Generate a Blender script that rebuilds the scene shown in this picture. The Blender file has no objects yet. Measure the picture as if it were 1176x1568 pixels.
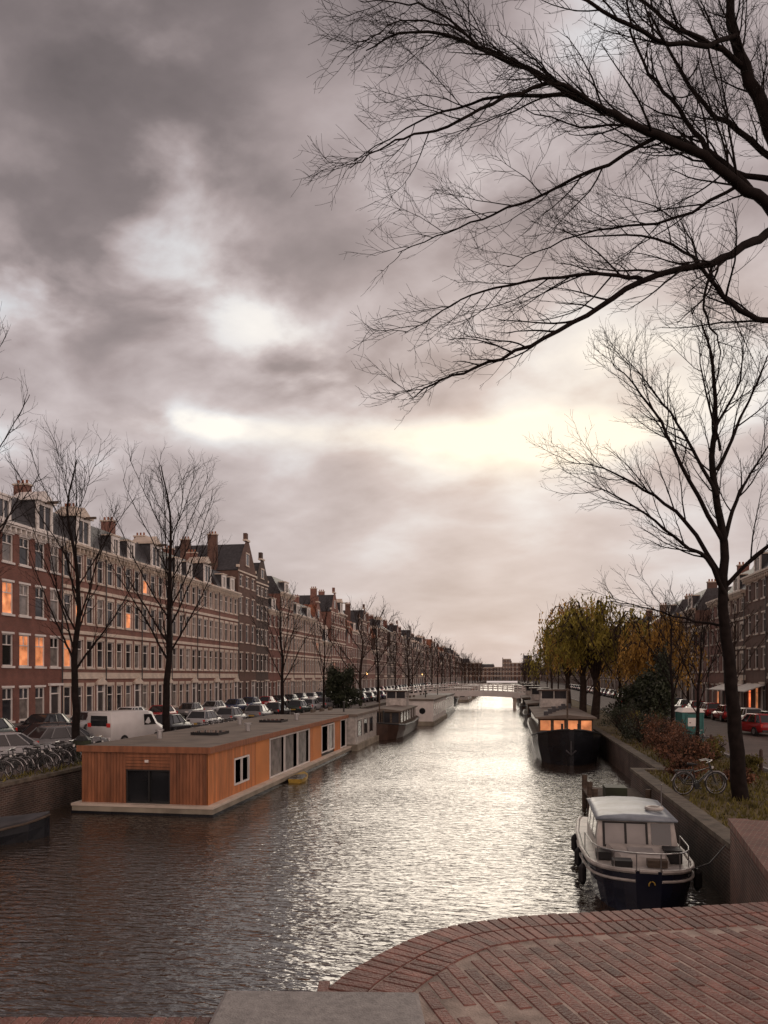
import bpy, math, random
from mathutils import Vector, Matrix
R=random.Random(11)
YAW=math.radians(9.5)
scene=bpy.context.scene
# ------------------------------------------------------------ materials
def nt(m):
    m.use_nodes=True
    return m.node_tree.nodes,m.node_tree.links,m.node_tree.nodes['Principled BSDF']
def mk(name,col,rough=.7,var=.2,scale=2.,bump=0,bscale=20,metal=0,emit=0,island=0,spec=.5,stretch=(1,1,1),ior=None,transl=0,det=4):
    m=bpy.data.materials.new(name); N,L,B=nt(m)
    tc=N.new('ShaderNodeTexCoord'); mp=N.new('ShaderNodeMapping'); mp.inputs['Scale'].default_value=stretch
    L.new(tc.outputs['Object'],mp.inputs[0])
    no=N.new('ShaderNodeTexNoise'); no.inputs['Scale'].default_value=scale; no.inputs['Detail'].default_value=det
    L.new(mp.outputs[0],no.inputs['Vector'])
    mr=N.new('ShaderNodeMapRange'); mr.inputs[1].default_value=.3; mr.inputs[2].default_value=.7
    mr.inputs[3].default_value=1-var; mr.inputs[4].default_value=1+var
    L.new(no.outputs['Fac'],mr.inputs[0])
    val=mr.outputs[0]
    if island:
        g=N.new('ShaderNodeNewGeometry'); m2=N.new('ShaderNodeMapRange')
        m2.inputs[3].default_value=1-island; m2.inputs[4].default_value=1+island
        L.new(g.outputs['Random Per Island'],m2.inputs[0])
        mu=N.new('ShaderNodeMath'); mu.operation='MULTIPLY'; L.new(val,mu.inputs[0]); L.new(m2.outputs[0],mu.inputs[1]); val=mu.outputs[0]
    sc=N.new('ShaderNodeVectorMath'); sc.operation='SCALE'; sc.inputs[0].default_value=col[:3]
    L.new(val,sc.inputs['Scale']); L.new(sc.outputs[0],B.inputs['Base Color'])
    B.inputs['Roughness'].default_value=rough; B.inputs['Metallic'].default_value=metal
    B.inputs['Specular IOR Level'].default_value=spec
    if ior: B.inputs['IOR'].default_value=ior
    if bump:
        n2=N.new('ShaderNodeTexNoise'); n2.inputs['Scale'].default_value=bscale; n2.inputs['Detail'].default_value=3
        L.new(mp.outputs[0],n2.inputs['Vector'])
        b=N.new('ShaderNodeBump'); b.inputs['Strength'].default_value=bump; b.inputs['Distance'].default_value=.02
        L.new(n2.outputs['Fac'],b.inputs['Height']); L.new(b.outputs[0],B.inputs['Normal'])
    if emit:
        L.new(sc.outputs[0],B.inputs['Emission Color']); B.inputs['Emission Strength'].default_value=emit
    if transl:
        T=N.new('ShaderNodeBsdfTranslucent'); L.new(sc.outputs[0],T.inputs[0]); mx=N.new('ShaderNodeMixShader'); mx.inputs[0].default_value=transl
        L.new(B.outputs[0],mx.inputs[1]); L.new(T.outputs[0],mx.inputs[2]); L.new(mx.outputs[0],N['Material Output'].inputs[0])
    return m
def brickmat(name,c1,c2,mortar,sx=1.,plane='xz',bw=.22,bh=.07,ms=.012,dirt=.35,rot=0):
    m=bpy.data.materials.new(name); N,L,B=nt(m)
    tc=N.new('ShaderNodeTexCoord'); se=N.new('ShaderNodeSeparateXYZ'); co=N.new('ShaderNodeCombineXYZ')
    L.new(tc.outputs['Object'],se.inputs[0])
    if plane=='xz':
        ad=N.new('ShaderNodeMath'); ad.operation='ADD'; L.new(se.outputs[0],ad.inputs[0]); L.new(se.outputs[1],ad.inputs[1])
        L.new(ad.outputs[0],co.inputs[0]); L.new(se.outputs[2],co.inputs[1])
    else:
        L.new(se.outputs[0],co.inputs[0]); L.new(se.outputs[1],co.inputs[1])
    mp=N.new('ShaderNodeMapping'); mp.inputs['Rotation'].default_value=(0,0,rot); L.new(co.outputs[0],mp.inputs[0])
    br=N.new('ShaderNodeTexBrick'); br.inputs['Scale'].default_value=1; br.inputs['Brick Width'].default_value=bw
    br.inputs['Row Height'].default_value=bh; br.inputs['Mortar Size'].default_value=ms
    br.inputs['Color1'].default_value=(*c1,1); br.inputs['Color2'].default_value=(*c2,1); br.inputs['Mortar'].default_value=(*mortar,1)
    L.new(mp.outputs[0],br.inputs['Vector'])
    no=N.new('ShaderNodeTexNoise'); no.inputs['Scale'].default_value=.7; no.inputs['Detail'].default_value=6; no.inputs['Roughness'].default_value=.65
    L.new(tc.outputs['Object'],no.inputs['Vector'])
    mr=N.new('ShaderNodeMapRange'); mr.inputs[1].default_value=.3; mr.inputs[2].default_value=.7; mr.inputs[3].default_value=1-dirt; mr.inputs[4].default_value=1+dirt*.6
    L.new(no.outputs['Fac'],mr.inputs[0])
    sc=N.new('ShaderNodeVectorMath'); sc.operation='SCALE'; L.new(br.outputs['Color'],sc.inputs[0]); L.new(mr.outputs[0],sc.inputs['Scale'])
    L.new(sc.outputs[0],B.inputs['Base Color']); B.inputs['Roughness'].default_value=.8
    if plane!='xz' or bh>.075:
        b=N.new('ShaderNodeBump'); b.inputs['Strength'].default_value=.6; b.inputs['Distance'].default_value=.015; b.invert=True
        L.new(br.outputs['Fac'],b.inputs['Height']); L.new(b.outputs[0],B.inputs['Normal'])
    return m
M={}
M['brick_red']=brickmat('brick_red',(.245,.078,.052),(.185,.06,.043),(.17,.12,.10))
M['brick_pink']=brickmat('brick_pink',(.28,.11,.08),(.215,.083,.062),(.22,.16,.13))
M['brick_brown']=brickmat('brick_brown',(.15,.070,.048),(.115,.056,.04),(.13,.095,.08))
M['brick_dark']=brickmat('brick_dark',(.09,.052,.04),(.068,.042,.034),(.08,.065,.058))
M['brick_tan']=brickmat('brick_tan',(.22,.145,.10),(.18,.115,.085),(.19,.15,.12))
M['quay_brick']=brickmat('quay_brick',(.095,.052,.038),(.045,.031,.025),(.16,.13,.11),bw=.24,bh=.085,ms=.014,dirt=.65)
M['terrace_wall']=brickmat('terrace_wall',(.16,.062,.045),(.085,.04,.03),(.22,.18,.15),bw=.22,bh=.08,ms=.012,dirt=.6)
M['street_brick']=brickmat('street_brick',(.15,.10,.085),(.11,.08,.07),(.07,.06,.055),plane='xy',bw=.21,bh=.1)
M['terrace_brick']=brickmat('terrace_brick',(.24,.09,.068),(.15,.06,.048),(.27,.21,.17),plane='xy',bw=.21,bh=.08,rot=.4)
M['paver']=mk('paver',(.195,.084,.064),.6,.3,9,.6,60,island=.36)
M['mortar']=mk('mortar',(.42,.35,.30),.9,.4,6,.5,80)
M['granite']=mk('granite',(.30,.29,.28),.75,.22,25,.4,90)
M['old_stone']=mk('old_stone',(.12,.10,.075),.85,.5,3,.5,30)
M['cream']=mk('cream_trim',(.62,.54,.45),.6,.16,1.5)
M['white']=mk('white_paint',(.76,.73,.69),.5,.1,1.2)
M['slate']=mk('slate',(.055,.055,.06),.5,.35,3)
M['tile_orange']=mk('tile_orange',(.28,.11,.06),.7,.3,3)
M['glass']=mk('window_glass',(.03,.032,.037),.06,.5,.7,island=.9,spec=.6)
M['curtain']=mk('curtain_glass',(.20,.185,.17),.12,.4,2,island=.4,spec=.6)
M['lit_or_sunset']=mk('lit_or_sunset_glass',(.85,.32,.13),.3,.6,1.2,emit=.42,island=.4)  # emission paints sunset reflections on house panes; barge and shop windows are lit
M['shop']=mk('shop_light',(1.,.22,.08),.3,.4,1.5,emit=1.)
M['lamp']=mk('lamp_glow',(1.,.55,.2),.3,.05,1,emit=4)
M['door']=mk('door_paint',(.05,.045,.045),.35,.3,2,island=.5)
M['stone_dark']=mk('plinth_stone',(.16,.15,.14),.7,.25,4)
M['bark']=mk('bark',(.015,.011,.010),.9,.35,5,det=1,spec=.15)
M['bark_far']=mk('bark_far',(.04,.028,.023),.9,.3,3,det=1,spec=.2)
M['leaf_olive']=mk('leaf_olive',(.30,.25,.05),.6,.45,.6,island=.5,transl=.5,det=1)
M['leaf_gold']=mk('leaf_gold',(.42,.25,.06),.6,.4,.6,island=.5,transl=.5,det=1)
M['leaf_dark']=mk('leaf_dark',(.03,.04,.02),.6,.4,1,island=.6,det=1)
M['leaf_brown']=mk('leaf_brown',(.15,.07,.038),.8,.4,1,island=.6,det=1)
M['grass']=mk('grass_blades',(.15,.13,.035),.8,.5,2,island=.5,transl=.3,det=1)
M['ground']=mk('ground',(.10,.085,.07),.9,.35,.6,.3,8)
M['asphalt']=mk('asphalt',(.05,.05,.05),.8,.3,2,.2,40)
M['soil']=mk('verge_soil',(.13,.10,.045),.95,.5,1.6,.8,12)
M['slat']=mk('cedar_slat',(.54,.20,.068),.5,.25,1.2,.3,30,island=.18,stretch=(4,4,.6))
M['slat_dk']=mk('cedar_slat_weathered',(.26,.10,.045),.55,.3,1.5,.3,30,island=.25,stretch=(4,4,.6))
M['orange_panel']=mk('orange_panel',(.60,.23,.07),.5,.12,.6)
M['roof_felt']=mk('roof_felt',(.17,.14,.115),.85,.3,.8,.3,20)
M['concrete']=mk('concrete_float',(.30,.27,.21),.75,.3,1.2,.3,14)
M['black']=mk('black_rubber',(.015,.015,.016),.55,.2,4)
M['hull_dark']=mk('hull_dark',(.012,.014,.018),.25,.4,1.2)
M['hull_blue']=mk('hull_blue',(.010,.013,.028),.2,.3,1.2)
M['hull_brown']=mk('hull_brown',(.06,.035,.025),.4,.4,1.2)
M['boat_white']=mk('boat_white',(.48,.455,.42),.4,.3,3)
M['boat_roof']=mk('boat_roof',(.27,.32,.37),.4,.4,2)
M['canvas']=mk('canvas_screen',(.36,.35,.34),.5,.15,2)
M['tarp']=mk('tarp',(.05,.05,.055),.6,.3,2,.6,5)
M['steel']=mk('steel',(.42,.42,.42),.3,.1,3,metal=.8)
M['iron']=mk('black_iron',(.02,.022,.022),.45,.2,4)
M['teal']=mk('teal_plastic',(.02,.14,.13),.5,.15,3)
M['yellow']=mk('yellow_plastic',(.45,.30,.05),.5,.3,3)
M['red']=mk('red_plastic',(.4,.02,.015),.3,.1,3,emit=.2)
M['car_glass']=mk('car_glass',(.02,.022,.025),.05,.2,1,spec=.7)
M['headlight']=mk('headlight',(.7,.7,.68),.15,.1,3)
M['wood']=mk('old_timber',(.10,.075,.055),.85,.4,3,.5,20,stretch=(1,1,4))
for n,c in dict(c_white=(.62,.62,.61),c_black=(.015,.015,.018),c_grey=(.16,.165,.17),c_silver=(.36,.37,.38),c_red=(.30,.015,.018),c_blue=(.02,.035,.09),c_dkgreen=(.02,.035,.03)).items():
    M[n]=mk('car_'+n,c,.22,.05,2)
# ------------------------------------------------------------ mesh tools
class P:
    def __init__(s,mat,smooth=False): s.V=[];s.F=[];s.mat=mat;s.smooth=smooth
    def quad(s,a,b,c,d):
        n=len(s.V); s.V+=[a,b,c,d]; s.F.append((n,n+1,n+2,n+3))
    def poly(s,pts):
        n=len(s.V); s.V+=list(pts); s.F.append(tuple(range(n,n+len(pts))))
    def box(s,x0,x1,y0,y1,z0,z1):
        n=len(s.V)
        s.V+=[(x0,y0,z0),(x1,y0,z0),(x1,y1,z0),(x0,y1,z0),(x0,y0,z1),(x1,y0,z1),(x1,y1,z1),(x0,y1,z1)]
        s.F+=[(n,n+3,n+2,n+1),(n+4,n+5,n+6,n+7),(n,n+1,n+5,n+4),(n+1,n+2,n+6,n+5),(n+2,n+3,n+7,n+6),(n+3,n,n+4,n+7)]
    def loft(s,secs,cap=True,closed=True):
        n=len(s.V);k=len(secs[0])
        for q in secs: s.V+=list(q)
        for i in range(len(secs)-1):
            for j in range(k if closed else k-1):
                a=n+i*k+j;b=n+i*k+(j+1)%k
                s.F.append((a,b,b+k,a+k))
        if cap:
            s.F.append(tuple(n+j for j in range(k))[::-1]); s.F.append(tuple(n+(len(secs)-1)*k+j for j in range(k)))
    def tube(s,pts,rad,sides=6,cap=True):
        n=len(s.V);m=len(pts)
        if not hasattr(rad,'__len__'): rad=[rad]*m
        pts=[Vector(p) for p in pts]
        t=(pts[1]-pts[0]); 
        up=Vector((0,0,1)) if abs(t.normalized().z)<.9 else Vector((1,0,0))
        for i,p in enumerate(pts):
            if 0<i<m-1: t=pts[i+1]-pts[i-1]
            elif i==m-1 and m>1: t=pts[i]-pts[i-1]
            a=t.cross(up); 
            if a.length<1e-6: a=t.cross(Vector((0,1,0)))
            a.normalize(); b=a.cross(t).normalized()
            for j in range(sides):
                an=2*math.pi*j/sides; c=math.cos(an)*rad[i]; q=math.sin(an)*rad[i]
                s.V.append((p.x+a.x*c+b.x*q,p.y+a.y*c+b.y*q,p.z+a.z*c+b.z*q))
        for i in range(m-1):
            for j in range(sides):
                x=n+i*sides+j;y=n+i*sides+(j+1)%sides
                s.F.append((x,y,y+sides,x+sides))
        if cap and sides>3:
            s.F.append(tuple(n+j for j in range(sides))); s.F.append(tuple(n+(m-1)*sides+j for j in range(sides)))
    def cyl(s,a,b,r,sides=12): s.tube([a,b],[r,r],sides)
class Thing:
    def __init__(s,name,join=False): s.name=name;s.parts={};s.meshes=None;s.join=join
    def p(s,part,mat=None,smooth=False):
        if part not in s.parts: s.parts[part]=P(M[mat],smooth)
        return s.parts[part]
    def place(s,loc=(0,0,0),rz=0,sc=1,name=None):
        if s.meshes is None:
            s.meshes=[]
            if s.join:
                V=[];F=[];mi=[];sm=[];mats=[]
                for k,q in s.parts.items():
                    if not q.F: continue
                    n=len(V); V+=q.V; F+=[tuple(i+n for i in f) for f in q.F]
                    if q.mat not in mats: mats.append(q.mat)
                    mi+=[mats.index(q.mat)]*len(q.F); sm+=[q.smooth]*len(q.F)
                me=bpy.data.meshes.new(s.name); me.from_pydata(V,[],F)
                for m in mats: me.materials.append(m)
                me.polygons.foreach_set('material_index',mi); me.polygons.foreach_set('use_smooth',sm); me.update(); s.meshes.append((s.name,me))
            else:
              for k,q in s.parts.items():
                if not q.F: continue
                me=bpy.data.meshes.new(k); me.from_pydata(q.V,[],q.F); me.materials.append(q.mat)
                if q.smooth: me.polygons.foreach_set('use_smooth',[True]*len(q.F))
                me.update(); s.meshes.append((k,me))
        if len(s.meshes)==1:
            o=bpy.data.objects.new(name or s.name,s.meshes[0][1]); scene.collection.objects.link(o)
            o.location=loc;o.rotation_euler=(0,0,rz);o.scale=(sc,)*3 if not hasattr(sc,'__len__') else sc
            return o
        e=bpy.data.objects.new(name or s.name,None); scene.collection.objects.link(e)
        e.location=loc;e.rotation_euler=(0,0,rz);e.scale=(sc,)*3 if not hasattr(sc,'__len__') else sc
        for k,me in s.meshes:
            o=bpy.data.objects.new(k,me); scene.collection.objects.link(o); o.parent=e
        return e
Z0=1.4      # street level above the water
HP=math.pi/2
# ------------------------------------------------------------ ground, water
g=Thing('ground'); p=g.p('surface','ground')
def sheet(p,x0,x1,y0,y1,z): p.quad((x0,y0,z),(x1,y0,z),(x1,y1,z),(x0,y1,z))
YJ=34
sheet(p,-2500,-18.6,-400,620,Z0); sheet(p,5.2,2500,-400,YJ,Z0); sheet(p,6.3,2500,YJ,620,Z0); sheet(p,-2500,2500,620,3000,Z0); g.place()
w=bpy.data.materials.new('canal_water'); N,L,B=nt(w)
B.inputs['Base Color'].default_value=(.040,.027,.018,1); B.inputs['Roughness'].default_value=.09; B.inputs['IOR'].default_value=2.15
tc=N.new('ShaderNodeTexCoord')
def nz(sx,sy,rot,sc,det=3,dist=.4):
    mp=N.new('ShaderNodeMapping'); mp.inputs['Scale'].default_value=(sx,sy,1); mp.inputs['Rotation'].default_value=(0,0,rot)
    L.new(tc.outputs['Object'],mp.inputs[0]); n=N.new('ShaderNodeTexNoise'); n.inputs['Scale'].default_value=sc; n.inputs['Detail'].default_value=det
    n.inputs['Distortion'].default_value=dist; L.new(mp.outputs[0],n.inputs['Vector']); return n.outputs['Fac']
a=nz(1,2.8,.14,1.8,2.2); b=nz(1,2.,-.2,5.,2); c=nz(1,1,0,.12,2)
mu=N.new('ShaderNodeMath');mu.operation='MULTIPLY_ADD';L.new(b,mu.inputs[0]);mu.inputs[1].default_value=.25;L.new(a,mu.inputs[2])
mr=N.new('ShaderNodeMapRange'); L.new(c,mr.inputs[0]); mr.inputs[1].default_value=.35; mr.inputs[2].default_value=.65; mr.inputs[3].default_value=.55; mr.inputs[4].default_value=1.
bp=N.new('ShaderNodeBump'); bp.inputs['Distance'].default_value=.075; L.new(mr.outputs[0],bp.inputs['Strength']); L.new(mu.outputs[0],bp.inputs['Height']); L.new(bp.outputs[0],B.inputs['Normal'])
M['water']=w
t=Thing('canal_water'); sheet(t.p('surface','water'),-18.7,6.4,-60,621,0); t.place()
# quay walls
def quay(name,x,sgn,y0,y1):
    t=Thing(name); t.p('wall','quay_brick').box(min(x,x+sgn*.5),max(x,x+sgn*.5),y0,y1,-1,Z0-.02)
    c=t.p('coping','old_stone'); y=y0
    while y<y1:
        l=min(1.6 if y<150 else 12,y1-y); c.box(min(x-sgn*.05,x+sgn*.45),max(x-sgn*.05,x+sgn*.45),y,y+l-.015,Z0-.02,Z0+.11); y+=l
    return t
quay('quay_wall',-18.6,-1,-20,620).place(); quay('quay_wall',5.2,1,18.9,YJ).place()
t=quay('quay_wall',6.3,1,YJ,620); t.p('return_wall','quay_brick').box(5.7,6.3,YJ-.45,YJ,-1,Z0-.03); t.p('return_coping','old_stone').box(5.66,6.9,YJ-.45,YJ+.04,Z0-.03,Z0+.1); t.place()
t=Thing('street'); sheet(t.p('s','street_brick'),-30,-24.5,-60,620,Z0+.004); t.place()
t=Thing('street'); sheet(t.p('s','street_brick'),11.,18.5,-60,620,Z0+.004); t.place()
t=Thing('quay_pavement'); sheet(t.p('s','street_brick'),-24.5,-19.1,-60,620,Z0+.008); t.place()
t=Thing('grass_verge'); sheet(t.p('s','soil'),5.7,10.8,17.6,YJ-.5,Z0+.006); sheet(t.p('s','soil'),6.8,10.8,YJ-.5,300,Z0+.006); t.place()
for x0,x1 in ((-37,-32),(20.5,25)):
    t=Thing('pavement'); t.p('slab','street_brick').box(x0,x1,-60,619,Z0-.1,Z0+.12)
    xk=x1 if x0<0 else x0
    t.p('kerb','granite').box(xk-.08,xk+.08,-60,619,Z0-.1,Z0+.125); t.place()
t=Thing('kerb'); t.p('kerb','granite').box(10.85,11,-60,619,Z0-.1,Z0+.12); t.place()
t=Thing('kerb'); t.p('kerb','granite').box(-24.6,-24.45,-60,619,Z0-.1,Z0+.1); t.place()
# ------------------------------------------------------------ houses
def house(w,storeys,nb,wall='brick_red',trim='cream',bands=True,roof='mansard',sunset_p=.01,lit_or_sunset=(),dormers=(),rng=R,ww=1.15,curt=.25,depth=11,lod=0,doors=True,slope='slate',shop=False,chim=True,join=True):
    t=Thing('brick_house',join); W=t.p('walls',wall); T=t.p('trim',trim); G=t.p('windows','glass'); C=t.p('curtained_windows','curtain'); Lt=t.p('lit_or_sunset_windows','lit_or_sunset'); Fm=t.p('window_frames','white')
    z=0; bay=w/nb
    for si,h in enumerate(storeys):
        zb=z+(.95 if si else .75); zt=z+h-(.55 if si else .7)
        if si==0: zb=z+.7
        ops=[]
        for b in range(nb):
            cx=bay*(b+.5); isdoor=(si==0 and doors and b==nb-1)
            ops.append((cx-ww/2,cx+ww/2,z+.15 if isdoor else zb,zt,isdoor))
        zl=min(o[2] for o in ops)
        W.quad((0,0,zt),(w,0,zt),(w,0,z+h),(0,0,z+h))
        W.quad((0,0,z),(w,0,z),(w,0,zl),(0,0,zl)) if zl>z else None
        xs=0
        for (x0,x1,a,b_,dr) in ops:
            W.quad((xs,0,zl),(x0,0,zl),(x0,0,zt),(xs,0,zt)); xs=x1
            if a>zl: W.quad((x0,0,zl),(x1,0,zl),(x1,0,a),(x0,0,a))
            d=.2
            W.quad((x0,0,a),(x0,d,a),(x0,d,b_),(x0,0,b_)); W.quad((x1,0,a),(x1,d,a),(x1,d,b_),(x1,0,b_))
            W.quad((x0,0,b_),(x1,0,b_),(x1,d,b_),(x0,d,b_)); W.quad((x0,0,a),(x1,0,a),(x1,d,a),(x0,d,a))
        W.quad((xs,0,zl),(w,0,zl),(w,0,zt),(xs,0,zt))
        for bi,(x0,x1,a,b_,dr) in enumerate(ops):
            if dr:
                t.p('door','door').box(x0+.05,x1-.05,.1,.18,a,b_-.6); G.quad((x0,.17,b_-.55),(x1,.17,b_-.55),(x1,.17,b_),(x0,.17,b_))
                Fm.box(x0-.12,x0+.05,-.05,.16,a,b_+.1);Fm.box(x1-.05,x1+.12,-.05,.16,a,b_+.1);Fm.box(x0+.05,x1-.05,-.02,.16,b_-.6,b_-.5)
                T.box(x0-.3,x1+.3,-.22,.01,b_+.1,b_+.3); t.p('step','stone_dark').box(x0-.2,x1+.2,-.5,.1,0.0,a)
                if bands and lod==0: T.loft([[(x0-.35,yy,b_+.302),(x1+.35,yy,b_+.302),((x0+x1)/2,yy,b_+.85)] for yy in (-.2,.01)])
                continue
            r=rng.random(); q=Lt if ((si,bi) in lit_or_sunset or r<sunset_p) else (C if r>1-curt else G)  # chosen and random panes get the sunset reflection as painted glow
            zm=a+(b_-a)*.66
            if shop and si==0: q=t.p('shop_windows','shop') if bi%2==0 else Lt
            q.quad((x0,.17,a),(x1,.17,a),(x1,.17,zm),(x0,.17,zm)); q=q if rng.random()<.6 else G
            q.quad((x0,.17,zm),(x1,.17,zm),(x1,.17,b_),(x0,.17,b_))
            f=.085
            Fm.box(x0,x0+f,.08,.165,a,b_);Fm.box(x1-f,x1,.08,.165,a,b_);Fm.box(x0+f,x1-f,.08,.165,b_-f,b_);Fm.box(x0+f,x1-f,.08,.165,a,a+f);Fm.box(x0+f,x1-f,.07,.165,zm-.04,zm+.04)
            if lod==0 and ww>1.2: Fm.box((x0+x1)/2-.03,(x0+x1)/2+.03,.085,.165,zm+.04,b_-f)
            T.box(x0-.1,x1+.1,-.1,.01,a-.16,a-.001)
            T.box(x0-.08,x1+.08,-.05,.01,b_+.001,b_+(.3 if bands else .16))
            if bands and lod==0:
                T.box(x0-.13,x0-.002,-.035,.01,a,b_); T.box(x1+.002,x1+.13,-.035,.01,a,b_)
        if bands and si>0:
            T.box(0,w,-.12,.012,z-.06,z+.14); T.box(0,w,-.03,.011,z+.145,z+.5 if si==1 else z+.25)
        z+=h
    H=z
    t.p('plinth','stone_dark').box(0,w,-.06,.013,0,.5)
    W.quad((0,0,H),(0,depth,H),(0,depth,0),(0,0,0));W.quad((w,0,H),(w,depth,H),(w,depth,0),(w,0,0));W.quad((0,depth,0),(w,depth,0),(w,depth,H),(0,depth,H))
    if roof!='gable':
        T.box(0,w,-.08,.014,H-.42,H-.05); T.box(0,w,-.42,.3,H-.05,H+.1); T.box(0,w,-.55,.3,H+.102,H+.3)
        if lod==0:
            x=.2
            while x<w-.1: T.box(x,x+.14,-.38,-.081,H-.36,H-.052); x+=.62
        t.p('gutter_pipe','iron').tube([(w-.12,-.14,0),(w-.12,-.14,H-.1)],.05,5)
    S=t.p('roof',slope)
    if roof=='mansard':
        rh=2.6; dy=1.5; z1=H+.3
        S.quad((0,.05,z1),(w,.05,z1),(w,dy,z1+rh),(0,dy,z1+rh)); S.quad((0,dy,z1+rh),(w,dy,z1+rh),(w,depth-dy,z1+rh+.6),(0,depth-dy,z1+rh+.6))
        S.quad((0,depth-dy,z1+rh+.6),(w,depth-dy,z1+rh+.6),(w,depth,H),(0,depth,H))
        for x in (0,w): S.poly([(x,.05,H),(x,.05,z1),(x,dy,z1+rh),(x,depth-dy,z1+rh+.6),(x,depth,H)])
    elif roof=='pitch':
        z1=H+.3; rh=3.6
        S.quad((0,.05,z1),(w,.05,z1),(w,depth/2,z1+rh),(0,depth/2,z1+rh)); S.quad((0,depth/2,z1+rh),(w,depth/2,z1+rh),(w,depth,H),(0,depth,H))
        for x in (0,w): W.poly([(x,.05,H),(x,.05,z1),(x,depth/2,z1+rh),(x,depth,H)])
    elif roof=='gable':
        gh=w*.62; m=w/2; top=H+gh
        W.poly([(0,0,H),(w,0,H),(w,0,H+.5),(m+.7,0,top),(m-.7,0,top),(0,0,H+.5)])
        S.quad((0,.02,H+.1),(m,.02,top-.3),(m,depth,top-.3),(0,depth,H+.1)); S.quad((w,.02,H+.1),(m,.02,top-.3),(m,depth,top-.3),(w,depth,H+.1))
        T.box(m-.8,m+.8,-.15,.4,top+.002,top+.25); T.box(0,.35,-.1,.3,H+.5,H+.85);T.box(w-.35,w,-.1,.3,H+.5,H+.85)
        W.box(m-.35,m+.35,0.02,.5,top+.25,top+1.2)
        G.quad((m-.5,-.01,H+gh*.25),(m+.5,-.01,H+gh*.25),(m+.5,-.01,H+gh*.6),(m-.5,-.01,H+gh*.6))
        Fm.box(m-.6,m-.5,-.05,.0,H+gh*.25,H+gh*.6);Fm.box(m+.5,m+.6,-.05,.0,H+gh*.25,H+gh*.6);T.box(m-.7,m+.7,-.1,0,H+gh*.6,H+gh*.6+.2);T.box(m-.7,m+.7,-.1,0,H+gh*.25-.15,H+gh*.25)
        T.box(0,w,-.1,.012,H-.1,H+.12)
        W.quad((0,depth,H),(m,depth,top-.3),(w,depth,H),(m,depth,H))
    else:
        S.quad((0,.1,H+.25),(w,.1,H+.25),(w,depth,H+.25),(0,depth,H+.25))
    for (cx,dw,big) in dormers:
        z1=H+.3; hh=2.5 if big else 1.9; D=t.p('dormer_sides','slate')
        D.box(cx-dw/2,cx+dw/2,.22,2.2,z1,z1+hh)
        Fm.box(cx-dw/2-.05,cx-dw/2+.22,.05,.22,z1,z1+hh);Fm.box(cx+dw/2-.22,cx+dw/2+.05,.05,.22,z1,z1+hh)
        Fm.box(cx-dw/2+.22,cx+dw/2-.22,.05,.22,z1,z1+.3);Fm.box(cx-dw/2+.22,cx+dw/2-.22,.05,.22,z1+hh-.3,z1+hh)
        G.quad((cx-dw/2+.2,.15,z1+.3),(cx+dw/2-.2,.15,z1+.3),(cx+dw/2-.2,.15,z1+hh-.3),(cx-dw/2+.2,.15,z1+hh-.3))
        Fm.box(cx-.04,cx+.04,.08,.2,z1+.3,z1+hh-.3)
        if big:
            T.box(cx-dw/2-.25,cx+dw/2+.25,-.15,2.2,z1+hh+.002,z1+hh+.18)
            q=[(cx-dw/2-.2,.0,z1+hh+.18),(cx+dw/2+.2,.0,z1+hh+.18),(cx,.0,z1+hh+.95)]; q2=[(a,2.4,c) for a,_,c in q]; T.loft([q,q2])
            t.p('hoist_beam','wood').box(cx-.08,cx+.08,-1.1,0.2,z1+hh-.1,z1+hh+.1)
        else: T.box(cx-dw/2-.15,cx+dw/2+.15,-.05,2.3,z1+hh+.002,z1+hh+.14)
    if chim:
        cz=H+(3.2 if roof!='flat' else .3)+.4
        for cy in (3.2,7.2)[:1 if lod else 2]:
            ch=cz+rng.uniform(.3,1.5)
            W.box(.02,.62,cy,cy+1.3,H,ch); T.box(-.06,.7,cy-.08,cy+1.38,ch,ch+.14)
            for k in range(3): t.p('chimney_pots','tile_orange').cyl((.33,cy+.25+k*.4,ch+.1),(.33,cy+.25+k*.4,ch+.5),.11,6)
    return t
XL=-37
def put_left(t,y): t.place((XL,y,Z0),HP)
def put_right(t,y,w): t.place((25,y+w,Z0),-HP)
put_left(house(9.6,[3.9,3.9,3.9,3.6],4,'brick_red','white',False,dormers=[(2.2,1.5,False),(7.2,2.0,True)],ww=1.25,curt=.4,join=False),38.2)
put_left(house(9.8,[3.9,3.9,3.9,3.6],5,'brick_red','white',False,dormers=[(2.6,1.5,False),(7.6,2.0,True)],lit_or_sunset=[(1,2),(1,3),(2,1)],ww=1.25,curt=.4,join=False),47.8)
y=57.6
sunset_panes=[[(1,0),(2,1)],[(2,2)],[(3,0)],[],[],[]]
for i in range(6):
    put_left(house(6.9,[3.9,3.9,3.8,3.6],4,'brick_pink','cream',True,dormers=[(3.4,2.0,True)] if i%2==0 else [(2,1.2,False),(5,1.2,False)],sunset_p=0,lit_or_sunset=sunset_panes[i],curt=.3,roof='mansard' if i!=4 else 'pitch',slope='slate' if i!=4 else 'tile_orange',join=False),y); y+=6.9
for wd,st,wl,rf in ((7.4,[3.9,4,4,3.8,3.0],'brick_brown','gable'),(5.8,[3.9,3.9,3.8,3.6,2.8],'brick_dark','gable'),(6.3,[3.8,3.6,3.6,3.2],'brick_red','mansard')):
    put_left(house(wd,st,3,wl,'cream',False,roof=rf,dormers=[(3,1.6,False)] if rf=='mansard' else []),y); y+=wd
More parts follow.
